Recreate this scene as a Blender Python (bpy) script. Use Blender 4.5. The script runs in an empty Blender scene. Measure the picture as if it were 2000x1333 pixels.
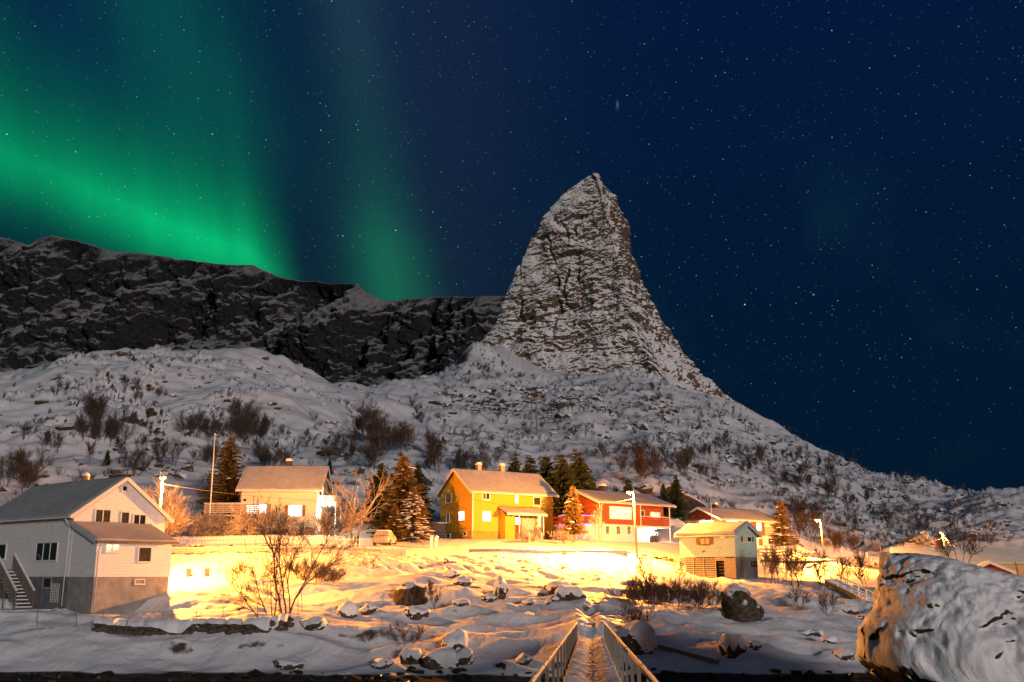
import bpy, bmesh, math, random
import numpy as np
from mathutils import Vector, Matrix

scene = bpy.context.scene
COL = scene.collection
R = math.radians

# ------------------------------------------------------------------ camera
F_PX, PITCH, CAM_Z = 1964.0, R(13.0), 6.5
cam_d = bpy.data.cameras.new('camera')
cam_d.sensor_width = 36.0
cam_d.lens = 36.0 * F_PX / 2000.0
cam_d.clip_start, cam_d.clip_end = 0.5, 20000
cam = bpy.data.objects.new('camera', cam_d)
cam.location = (0, 0, CAM_Z)
cam.rotation_euler = (R(90) + PITCH, 0, 0)
COL.objects.link(cam)
scene.camera = cam

# ------------------------------------------------------------------ exposure
scene.view_settings.view_transform = 'Standard'
scene.view_settings.look = 'None'
scene.view_settings.exposure = 0.0
scene.view_settings.gamma = 1.0
scene.view_settings.use_curve_mapping = False
scene.cycles.use_denoising = True
scene.cycles.max_bounces = 5
scene.cycles.diffuse_bounces = 3
scene.cycles.glossy_bounces = 2
scene.cycles.sample_clamp_indirect = 4.0

# ------------------------------------------------------------------ moon
SUN_AZ, SUN_EL, SUN_W = R(25), R(7), 1.35      # az: right of straight behind the camera
sd = bpy.data.lights.new('moon', 'SUN')
sd.energy, sd.angle, sd.color = SUN_W, R(9), (1.0, 0.85, 0.79)
sun = bpy.data.objects.new('moon', sd)
svec = Vector((math.sin(SUN_AZ) * math.cos(SUN_EL), -math.cos(SUN_AZ) * math.cos(SUN_EL), math.sin(SUN_EL)))
sun.rotation_euler = svec.to_track_quat('Z', 'Y').to_euler()
sun.location = svec * 300
COL.objects.link(sun)


def pix_dir(x, y):
    u, v = (x - 1000.0) / F_PX, (666.5 - y) / F_PX
    return u, math.cos(PITCH) - v * math.sin(PITCH), math.sin(PITCH) + v * math.cos(PITCH)


def P(x, y, Y):
    """photo pixel + forward distance -> world point"""
    r, f, u = pix_dir(x, y)
    return Vector((r / f * Y, Y, CAM_Z + u / f * Y))


def px_a(x, y=1080):
    r, f, u = pix_dir(x, y)
    return r / f


def az_el(x, y):
    r, f, u = pix_dir(x, y)
    return math.atan2(r, f), math.atan2(u, math.hypot(r, f))


# ------------------------------------------------------------------ night sky (world)
world = bpy.data.worlds.new('World')
scene.world = world
world.use_nodes = True
wt = world.node_tree
wt.nodes.clear()


class E:
    """tiny expression wrapper over Math nodes"""
    T = wt

    def __init__(s, v): s.v = v
    def _m(s, op, *a):
        n = E.T.nodes.new('ShaderNodeMath'); n.operation = op
        for i, k in enumerate((s,) + a):
            k = k.v if isinstance(k, E) else k
            if isinstance(k, (int, float)): n.inputs[i].default_value = k
            else: E.T.links.new(k, n.inputs[i])
        return E(n.outputs[0])
    def __add__(s, o): return s._m('ADD', o)
    __radd__ = __add__
    def __sub__(s, o): return s._m('SUBTRACT', o)
    def __rsub__(s, o): return E(float(o))._m('SUBTRACT', s)
    def __mul__(s, o): return s._m('MULTIPLY', o)
    __rmul__ = __mul__
    def __truediv__(s, o): return s._m('DIVIDE', o)
    def pw(s, o): return s._m('POWER', o)
    def exp(s): return s._m('EXPONENT')
    def gt(s, o): return s._m('GREATER_THAN', o)
    def mx(s, o): return s._m('MAXIMUM', o)
    def mn(s, o): return s._m('MINIMUM', o)
    def gauss(s, w): q = s / w; return (q * q * -1.0).exp()
    def step(s, a, b):
        n = E.T.nodes.new('ShaderNodeMapRange'); n.interpolation_type = 'SMOOTHSTEP'
        E.T.links.new(s.v, n.inputs[0]); n.inputs[1].default_value = a; n.inputs[2].default_value = b
        return E(n.outputs[0])
    def curve(s, pts):
        """pts: [(x, y)] any range -> piecewise curve"""
        xs = [p[0] for p in pts]; ys = [p[1] for p in pts]
        x0, x1, y0, y1 = min(xs), max(xs), min(ys), max(ys)
        t = ((s - x0) / (x1 - x0))._m('MINIMUM', 1.0)._m('MAXIMUM', 0.0)
        n = E.T.nodes.new('ShaderNodeFloatCurve')
        c = n.mapping.curves[0]
        q = sorted(((a - x0) / (x1 - x0), (b - y0) / (y1 - y0 + 1e-9)) for a, b in pts)
        c.points[0].location = q[0]; c.points[1].location = q[-1]
        for a in q[1:-1]: c.points.new(*a)
        n.mapping.update()
        E.T.links.new(t.v, n.inputs['Value'])
        return E(n.outputs[0]) * (y1 - y0) + y0


def wcol(val, rgb, prev=None):
    """prev + val * rgb"""
    n = wt.nodes.new('ShaderNodeVectorMath'); n.operation = 'MULTIPLY_ADD'
    n.inputs[1].default_value = rgb
    c = wt.nodes.new('ShaderNodeCombineXYZ')
    for i in range(3): wt.links.new(val.v, c.inputs[i])
    wt.links.new(c.outputs[0], n.inputs[0])
    if prev is not None: wt.links.new(prev, n.inputs[2])
    else: n.inputs[2].default_value = (0, 0, 0)
    return n.outputs[0]


tc = wt.nodes.new('ShaderNodeTexCoord')
sp = wt.nodes.new('ShaderNodeSeparateXYZ')
wt.links.new(tc.outputs['Generated'], sp.inputs[0])
dx, dy, dz = E(sp.outputs[0]), E(sp.outputs[1]), E(sp.outputs[2])
AZ = dx._m('ARCTAN2', dy) * (180 / math.pi)
EL = dz._m('ARCSINE') * (180 / math.pi)
deg = lambda x, y: tuple(math.degrees(k) for k in az_el(x, y))

# base: deep blue, teal towards the aurora side
west = (AZ * -1.0).step(-14.0, 26.0)
one = E(1.0)._m('ADD', 0.0)
sky = wcol(one, (0.0010, 0.0092, 0.026))
sky = wcol(EL.step(6, 34), (0.0003, 0.0000, 0.019), sky)
sky = wcol(west, (0.0004, 0.013, 0.004), sky)
sky = wcol((AZ + 5.0).gauss(7.0), (0.0050, 0.0030, 0.008), sky)
# the bright arc
arc = [(-60, 250), (0, 292), (100, 332), (200, 378), (300, 425), (400, 462), (480, 490), (545, 530)]
arc_pts = [deg(*p) for p in arc]
arc_pts = [(arc_pts[0][0] - 40, arc_pts[0][1] + 6)] + arc_pts + [(arc_pts[-1][0] + 10, arc_pts[-1][1] - 3)]
d = EL - AZ.curve(arc_pts)
up = d.mx(0.0); dn = d.mn(0.0)
e_az = deg(548, 520)[0]
lean = AZ + (EL - deg(548, 520)[1]) * 0.16
edge = 1.0 - lean.step(e_az - 2.6, e_az + 1.5)
inten = AZ.curve([(-70, 0.35), (deg(0, 300)[0], 0.62), (deg(200, 380)[0], 0.8), (deg(400, 460)[0], 1.0), (deg(548, 520)[0], 1.05), (20, 0.2)])
prof = (up * -0.50).exp() * 0.94 + up.gauss(5.0) * 0.06
prof = prof * dn.gauss(2.1)
nz = wt.nodes.new('ShaderNodeTexNoise'); nz.inputs['Scale'].default_value = 3.0; nz.inputs['Detail'].default_value = 3
wt.links.new(tc.outputs['Generated'], nz.inputs['Vector'])
soft = E(nz.outputs[0]) * 0.5 + 0.75
cmb = wt.nodes.new('ShaderNodeCombineXYZ')
for i_, q_ in enumerate((AZ * 0.55 + EL * 0.12, EL * 0.02)): wt.links.new(q_.v, cmb.inputs[i_])
nz3 = wt.nodes.new('ShaderNodeTexNoise'); nz3.inputs['Scale'].default_value = 1.0; nz3.inputs['Detail'].default_value = 3
wt.links.new(cmb.outputs[0], nz3.inputs['Vector'])
soft = soft * (E(nz3.outputs[0]) * 0.7 + 0.65)             # faint upright rays
main = prof * edge * inten * soft
sky = wcol(main, (0.0006, 0.40, 0.105), sky)
# wide teal veil above and around the arc
veil = (up * -0.09).exp() * dn.gauss(3.5) * (1.0 - lean.step(e_az - 5, e_az + 2.5)) * soft
sky = wcol(veil, (0.0, 0.020, 0.014), sky)
# slanting ray from the top
r0, r1 = deg(330, 40), deg(450, 270)
slope = (r1[0] - r0[0]) / (r1[1] - r0[1])
ray = (AZ - ((EL - r0[1]) * slope + r0[0])).gauss(3.6) * EL.step(19, 28)
sky = wcol(ray * soft, (0.0008, 0.030, 0.016), sky)
dark = (AZ - ((EL - r0[1]) * slope + r0[0] - 6.5)).gauss(3.0) * EL.step(20, 28)
sky = wcol(dark, (0.0, -0.012, 0.006), sky)
# pale column further along
c0 = deg(765, 560); c1 = deg(700, 150)
slope = (c1[0] - c0[0]) / (c1[1] - c0[1])
colm = (AZ - ((EL - c0[1]) * slope + c0[0])).gauss(2.1)
fall = EL.curve([(0, 0.7), (c0[1], 1.0), (deg(760, 440)[1], 0.6), (deg(740, 300)[1], 0.22), (34, 0.08), (60, 0.0)])
sky = wcol(colm * fall * soft, (0.003, 0.098, 0.035), sky)
sky = wcol(colm * EL.step(22, 32) * (1.0 - EL.step(40, 60)), (0.007, 0.006, 0.012), sky)
# thin cloud wisps low on the other side
nz2 = wt.nodes.new('ShaderNodeTexNoise'); nz2.inputs['Scale'].default_value = 6.0; nz2.inputs['Detail'].default_value = 4
wt.links.new(tc.outputs['Generated'], nz2.inputs['Vector'])
wisp = E(nz2.outputs[0]).step(0.5, 0.75) * (EL - 14.0).gauss(7.0)
sky = wcol(wisp, (0.002, 0.012, 0.008), sky)
gx, gy = deg(1206, 205)
sky = wcol((AZ - gx).gauss(0.07) * (EL - gy).gauss(0.2), (0.05, 0.08, 0.12), sky)
# stars
def stars(scale, size, power, gain, seed, prev):
    mp = wt.nodes.new('ShaderNodeMapping'); mp.inputs['Rotation'].default_value = (seed, seed * 2.1, seed * .7)
    wt.links.new(tc.outputs['Generated'], mp.inputs[0])
    v = wt.nodes.new('ShaderNodeTexVoronoi'); v.inputs['Scale'].default_value = scale
    wt.links.new(mp.outputs[0], v.inputs['Vector'])
    ds = E(v.outputs['Distance'])
    sc = wt.nodes.new('ShaderNodeSeparateColor'); wt.links.new(v.outputs['Color'], sc.inputs[0])
    rnd = E(sc.outputs[0]); tint = E(sc.outputs[1])
    big = rnd.pw(power)
    k = (1.0 - ds.step(size * 0.35, size)) * big * gain * EL.step(2, 12)
    prev = wcol(k, (0.36, 0.62, 1.0), prev)
    return wcol(k * tint, (0.55, 0.3, 0.02), prev)
sky = stars(240, 0.13, 2.2, 0.20, 5.3, sky)
sky = stars(170, 0.11, 3.0, 0.42, 0.3, sky)
sky = stars(95, 0.066, 5.0, 0.9, 1.7, sky)
sky = stars(40, 0.033, 5.0, 1.8, 2.9, sky)
sky = stars(15, 0.0150, 4.5, 2.2, 4.1, sky)
mxn = wt.nodes.new('ShaderNodeVectorMath'); mxn.operation = 'MAXIMUM'
wt.links.new(sky, mxn.inputs[0]); mxn.inputs[1].default_value = (0, 0, 0)
bg = wt.nodes.new('ShaderNodeBackground'); bg.inputs[1].default_value = 1.0
wt.links.new(mxn.outputs[0], bg.inputs[0])
wo = wt.nodes.new('ShaderNodeOutputWorld')
wt.links.new(bg.outputs[0], wo.inputs[0])

# ------------------------------------------------------------------ noise
def _hash(ix, iy, iz, seed):
    h = (ix.astype(np.int64) * 374761393 + iy.astype(np.int64) * 668265263 + iz.astype(np.int64) * 2147483647 // 7 + seed * 1274126177) & 0xFFFFFFFF
    h = ((h ^ (h >> 13)) * 1274126177) & 0xFFFFFFFF
    h = ((h ^ (h >> 16)) * 2246822519) & 0xFFFFFFFF
    return h ^ (h >> 15)


_G3 = np.array([(1, 1, 0), (-1, 1, 0), (1, -1, 0), (-1, -1, 0), (1, 0, 1), (-1, 0, 1), (1, 0, -1), (-1, 0, -1),
                (0, 1, 1), (0, -1, 1), (0, 1, -1), (0, -1, -1), (1, 1, 0), (-1, 1, 0), (0, -1, 1), (0, -1, -1)], dtype=np.float32)


def noise3(x, y, z, seed=0):
    x, y, z = np.broadcast_arrays(np.asarray(x, np.float64), np.asarray(y, np.float64), np.asarray(z, np.float64))
    fx, fy, fz = np.floor(x), np.floor(y), np.floor(z)
    ix, iy, iz = fx.astype(np.int64), fy.astype(np.int64), fz.astype(np.int64)
    x, y, z = (x - fx).astype(np.float32), (y - fy).astype(np.float32), (z - fz).astype(np.float32)
    s = lambda t: t * t * t * (t * (t * 6 - 15) + 10)
    u, v, w = s(x), s(y), s(z)
    out = 0
    for a in (0, 1):
        for b in (0, 1):
            for c in (0, 1):
                g = _G3[_hash(ix + a, iy + b, iz + c, seed) & 15]
                dot = g[..., 0] * (x - a) + g[..., 1] * (y - b) + g[..., 2] * (z - c)
                out = out + dot * (u if a else 1 - u) * (v if b else 1 - v) * (w if c else 1 - w)
    return out


def noise2(x, y, seed=0):
    x, y = np.broadcast_arrays(np.asarray(x, np.float64), np.asarray(y, np.float64))
    fx, fy = np.floor(x), np.floor(y)
    ix, iy = fx.astype(np.int64), fy.astype(np.int64)
    x, y = (x - fx).astype(np.float32), (y - fy).astype(np.float32)
    s = lambda t: t * t * t * (t * (t * 6 - 15) + 10)
    u, v = s(x), s(y)
    out = 0
    zz = np.zeros_like(ix)
    for a in (0, 1):
        for b in (0, 1):
            th = (_hash(ix + a, iy + b, zz, seed) & 255) * (2 * math.pi / 256)
            dot = np.cos(th) * (x - a) + np.sin(th) * (y - b)
            out = out + dot * (u if a else 1 - u) * (v if b else 1 - v)
    return out * 1.4


def fbm2(x, y, o=4, seed=0, gain=0.5):
    r, a = 0, 1.0
    for i in range(o):
        r = r + a * noise2(x * 2.03 ** i, y * 2.03 ** i, seed + i); a *= gain
    return r


def fbm3(x, y, z, o=4, seed=0, gain=0.5):
    r, a = 0, 1.0
    for i in range(o):
        r = r + a * noise3(x * 2.03 ** i, y * 2.03 ** i, z * 2.03 ** i, seed + i); a *= gain
    return r


def sstep(x, a, b):
    t = np.clip((x - a) / (b - a), 0, 1)
    return t * t * (3 - 2 * t)


# ------------------------------------------------------------------ materials
MATS = {}


def lin(r, g, b):
    f = lambda c: (c / 255) / 12.92 if c / 255 <= 0.04045 else ((c / 255 + 0.055) / 1.055) ** 2.4
    return (f(r), f(g), f(b))


def mat(name, rgb, rough=0.7, var=0.12, scale=3.0, bump=0.0, bscale=20.0, metal=0.0, stretch=(1, 1, 1), detail=4, coords='Object', spec=0.3):
    """base colour with procedural mottling and optional fine relief"""
    if name in MATS: return MATS[name]
    m = bpy.data.materials.new(name); m.use_nodes = True; MATS[name] = m
    t = m.node_tree; b = t.nodes['Principled BSDF']
    b.inputs['Roughness'].default_value = rough; b.inputs['Metallic'].default_value = metal
    b.inputs['Specular IOR Level'].default_value = spec
    c = t.nodes.new('ShaderNodeTexCoord'); mp = t.nodes.new('ShaderNodeMapping'); mp.inputs['Scale'].default_value = stretch
    t.links.new(c.outputs[coords], mp.inputs[0])
    n = t.nodes.new('ShaderNodeTexNoise'); n.inputs['Scale'].default_value = scale; n.inputs['Detail'].default_value = detail
    t.links.new(mp.outputs[0], n.inputs['Vector'])
    rp = t.nodes.new('ShaderNodeMapRange'); rp.inputs[1].default_value = .3; rp.inputs[2].default_value = .7
    rp.inputs[3].default_value = 1 - var; rp.inputs[4].default_value = 1 + var
    t.links.new(n.outputs[0], rp.inputs[0])
    mu = t.nodes.new('ShaderNodeVectorMath'); mu.operation = 'SCALE'; mu.inputs[0].default_value = rgb
    t.links.new(rp.outputs[0], mu.inputs['Scale']); t.links.new(mu.outputs[0], b.inputs['Base Color'])
    if bump:
        n2 = t.nodes.new('ShaderNodeTexNoise'); n2.inputs['Scale'].default_value = bscale; n2.inputs['Detail'].default_value = 5
        t.links.new(mp.outputs[0], n2.inputs['Vector'])
        bp = t.nodes.new('ShaderNodeBump'); bp.inputs['Strength'].default_value = 1.0; bp.inputs['Distance'].default_value = bump
        t.links.new(n2.outputs[0], bp.inputs['Height']); t.links.new(bp.outputs[0], b.inputs['Normal'])
    return m


def glow_mat(name, rgb, strength):
    if name in MATS: return MATS[name]
    m = bpy.data.materials.new(name); m.use_nodes = True; MATS[name] = m
    b = m.node_tree.nodes['Principled BSDF']
    b.inputs['Base Color'].default_value = (.03, .028, .026, 1)
    b.inputs['Emission Color'].default_value = (*rgb, 1); b.inputs['Emission Strength'].default_value = strength
    b.inputs['Roughness'].default_value = 0.2
    return m


def snow_rock_mat(name, snow=(0.80, 0.81, 0.83), rock=(0.13, 0.105, 0.085), lo=0.45, hi=0.6, nscale=0.3, namp=0.35,
                  fine=2.5, famp=0.2, bump=0.05, bscale=2.0, rock2=None, tide=None, rstretch=(1, 1, 1), east=0.0):
    """snow settles where the surface faces up enough (normal z + noise), bare rock elsewhere"""
    m = bpy.data.materials.new(name); m.use_nodes = True; MATS[name] = m
    t = m.node_tree; L = t.links; b = t.nodes['Principled BSDF']
    b.inputs['Specular IOR Level'].default_value = 0.06
    g = t.nodes.new('ShaderNodeNewGeometry'); s = t.nodes.new('ShaderNodeSeparateXYZ'); L.new(g.outputs['Normal'], s.inputs[0])
    mp = t.nodes.new('ShaderNodeMapping'); L.new(g.outputs['Position'], mp.inputs[0]); mp.inputs['Scale'].default_value = rstretch
    def nt(sc, det=5, r=0.55):
        n = t.nodes.new('ShaderNodeTexNoise'); n.inputs['Scale'].default_value = sc; n.inputs['Detail'].default_value = det
        n.inputs['Roughness'].default_value = r; L.new(mp.outputs[0], n.inputs['Vector']); return n.outputs[0]
    def mth(op, a, c=None):
        n = t.nodes.new('ShaderNodeMath'); n.operation = op
        for i, k in enumerate((a, c)):
            if k is None: continue
            if isinstance(k, (int, float)): n.inputs[i].default_value = k
            else: L.new(k, n.inputs[i])
        return n.outputs[0]
    n1, n2 = nt(nscale), nt(fine, 6, .65)
    v = mth('ADD', s.outputs[2], mth('MULTIPLY', mth('SUBTRACT', n1, 0.5), namp * 2))
    v = mth('ADD', v, mth('MULTIPLY', mth('SUBTRACT', n2, 0.5), famp * 2))
    if east: v = mth('ADD', v, mth('MULTIPLY', mth('MAXIMUM', s.outputs[0], -.1), east))
    mr = t.nodes.new('ShaderNodeMapRange'); mr.interpolation_type = 'SMOOTHSTEP'; L.new(v, mr.inputs[0])
    mr.inputs[1].default_value = lo; mr.inputs[2].default_value = hi
    mask = mr.outputs[0]
    if tide is not None:
        sz = t.nodes.new('ShaderNodeSeparateXYZ'); L.new(g.outputs['Position'], sz.inputs[0])
        zz = mth('ADD', sz.outputs[2], mth('MULTIPLY', n1, 0.5))
        mt = t.nodes.new('ShaderNodeMapRange'); L.new(zz, mt.inputs[0]); mt.inputs[1].default_value = tide; mt.inputs[2].default_value = tide + 0.08
        mask = mth('MULTIPLY', mask, mt.outputs[0])
    rock2 = rock2 or tuple(c * 0.4 for c in rock)
    mixr = t.nodes.new('ShaderNodeMix'); mixr.data_type = 'RGBA'
    mixr.inputs['A'].default_value = (*rock2, 1); mixr.inputs['B'].default_value = (*rock, 1)
    rr = t.nodes.new('ShaderNodeMapRange'); L.new(nt(fine * 0.7), rr.inputs[0]); rr.inputs[1].default_value = .35; rr.inputs[2].default_value = .65
    L.new(rr.outputs[0], mixr.inputs['Factor'])
    mix = t.nodes.new('ShaderNodeMix'); mix.data_type = 'RGBA'
    L.new(mask, mix.inputs['Factor']); L.new(mixr.outputs['Result'], mix.inputs['A']); mix.inputs['B'].default_value = (*snow, 1)
    L.new(mix.outputs['Result'], b.inputs['Base Color'])
    ro = t.nodes.new('ShaderNodeMapRange'); L.new(mask, ro.inputs[0]); ro.inputs[3].default_value = .85; ro.inputs[4].default_value = .6
    L.new(ro.outputs[0], b.inputs['Roughness'])
    bp = t.nodes.new('ShaderNodeBump'); bp.inputs['Strength'].default_value = 1.0; bp.inputs['Distance'].default_value = bump
    L.new(nt(bscale, 6, .6), bp.inputs['Height'])
    bp2 = t.nodes.new('ShaderNodeBump'); bp2.inputs['Strength'].default_value = 0.5; bp2.inputs['Distance'].default_value = bump * 1.5
    L.new(mask, bp2.inputs['Height']); L.new(bp.outputs[0], bp2.inputs['Normal'])
    L.new(bp2.outputs[0], b.inputs['Normal'])
    return m


# ------------------------------------------------------------------ object helpers
def link(name, me, m=None, parent=None):
    o = bpy.data.objects.new(name, me); COL.objects.link(o)
    if m is not None and len(me.materials) == 0: me.materials.append(m)
    if parent is not None: o.parent = parent
    return o


def tag(o, label, cat, group=None, kind=None):
    if label: o['label'] = label
    if cat: o['category'] = cat
    if group: o['group'] = group
    if kind: o['kind'] = kind
    return o


def thing(name, label, cat, loc=(0, 0, 0), rz=0.0, group=None):
    o = bpy.data.objects.new(name, None); o.empty_display_size = 0.3
    COL.objects.link(o); o.location = loc; o.rotation_euler = (0, 0, rz)
    return tag(o, label, cat, group)


def grid_mesh(name, pts, wrap=False, smooth=True):
    """pts (rows, cols, 3) -> quad mesh"""
    r, c, _ = pts.shape
    idx = np.arange(r * c).reshape(r, c)
    if wrap: idx = np.concatenate([idx, idx[:, :1]], 1)
    q = np.stack([idx[:-1, :-1], idx[:-1, 1:], idx[1:, 1:], idx[1:, :-1]], -1).reshape(-1, 4)
    me = bpy.data.meshes.new(name)
    me.vertices.add(r * c); me.vertices.foreach_set('co', pts.astype(np.float32).ravel())
    me.loops.add(q.size); me.loops.foreach_set('vertex_index', q.astype(np.int32).ravel())
    me.polygons.add(len(q)); me.polygons.foreach_set('loop_start', np.arange(0, q.size, 4, dtype=np.int32))
    me.polygons.foreach_set('use_smooth', np.full(len(q), smooth))
    me.update(calc_edges=True)
    return me


class MB:
    """collects boxes / tubes / polygons into one mesh"""
    def __init__(s): s.v, s.f = [], []
    def poly(s, pts):
        i = len(s.v); s.v += [tuple(p) for p in pts]; s.f.append(tuple(range(i, i + len(pts)))); return s
    def box(s, c, size, M=None):
        x, y, z = [k / 2 for k in size]
        q = [Vector((c[0] + a * x, c[1] + b * y, c[2] + d_ * z)) for a in (-1, 1) for b in (-1, 1) for d_ in (-1, 1)]
        if M is not None: q = [M @ p for p in q]
        i = len(s.v); s.v += [tuple(p) for p in q]
        s.f += [tuple(i + k for k in f) for f in ((0, 1, 3, 2), (4, 6, 7, 5), (0, 4, 5, 1), (2, 3, 7, 6), (0, 2, 6, 4), (1, 5, 7, 3))]
        return s
    def b2(s, lo, hi): return s.box([(a + b) / 2 for a, b in zip(lo, hi)], [b - a for a, b in zip(lo, hi)])
    def beam(s, p, q, w, h, upv=(0, 0, 1)):
        p, q = Vector(p), Vector(q); d_ = q - p; L = d_.length
        x = d_.normalized(); u = Vector(upv); y = u.cross(x)
        if y.length < 1e-5: y = Vector((1, 0, 0)).cross(x)
        y.normalize(); z = x.cross(y)
        M = Matrix((x, y, z)).transposed().to_4x4(); M.translation = (p + q) / 2
        return s.box((0, 0, 0), (L, w, h), M)
    def tube(s, pts, rad, n=6, cap=True):
        pts = [Vector(p) for p in pts]; rings = []
        for k, p in enumerate(pts):
            t = (pts[min(k + 1, len(pts) - 1)] - pts[max(k - 1, 0)]).normalized()
            a = t.cross(Vector((0, 0, 1)));
            if a.length < 1e-3: a = Vector((1, 0, 0))
            a.normalize(); b_ = t.cross(a)
            r_ = rad[k] if isinstance(rad, (list, tuple)) else rad
            i = len(s.v)
            s.v += [tuple(p + (a * math.cos(2 * math.pi * j / n) + b_ * math.sin(2 * math.pi * j / n)) * r_) for j in range(n)]
            rings.append(i)
        for i, j in zip(rings, rings[1:]):
            s.f += [(i + k, i + (k + 1) % n, j + (k + 1) % n, j + k) for k in range(n)]
        if cap: s.f += [tuple(range(rings[0] + n - 1, rings[0] - 1, -1)), tuple(range(rings[-1], rings[-1] + n))]
        return s
    def prism(s, poly, h):
        """poly: list of 3D points (planar), h: extrusion vector"""
        h = Vector(h); n = len(poly); i = len(s.v)
        s.v += [tuple(Vector(p)) for p in poly] + [tuple(Vector(p) + h) for p in poly]
        s.f += [tuple(range(i, i + n))[::-1], tuple(range(i + n, i + 2 * n))]
        s.f += [(i + k, i + (k + 1) % n, i + n + (k + 1) % n, i + n + k) for k in range(n)]
        return s
    def mesh(s, name, smooth=False):
        me = bpy.data.meshes.new(name); me.from_pydata(s.v, [], s.f); me.update()
        bm = bmesh.new(); bm.from_mesh(me); bmesh.ops.recalc_face_normals(bm, faces=bm.faces); bm.to_mesh(me); bm.free()
        if smooth: me.polygons.foreach_set('use_smooth', np.ones(len(me.polygons), bool))
        return me
    def build(s, name, m, parent=None, smooth=False): return link(name, s.mesh(name, smooth), m, parent)


def bevel(o, w=0.02, seg=1):
    md = o.modifiers.new('bevel', 'BEVEL'); md.width = w; md.segments = seg; md.limit_method = 'ANGLE'
    return o


def copy_tree(o, parent=None):
    c = o.copy(); COL.objects.link(c); c.parent = parent
    for ch in o.children: copy_tree(ch, c)
    return c
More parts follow.
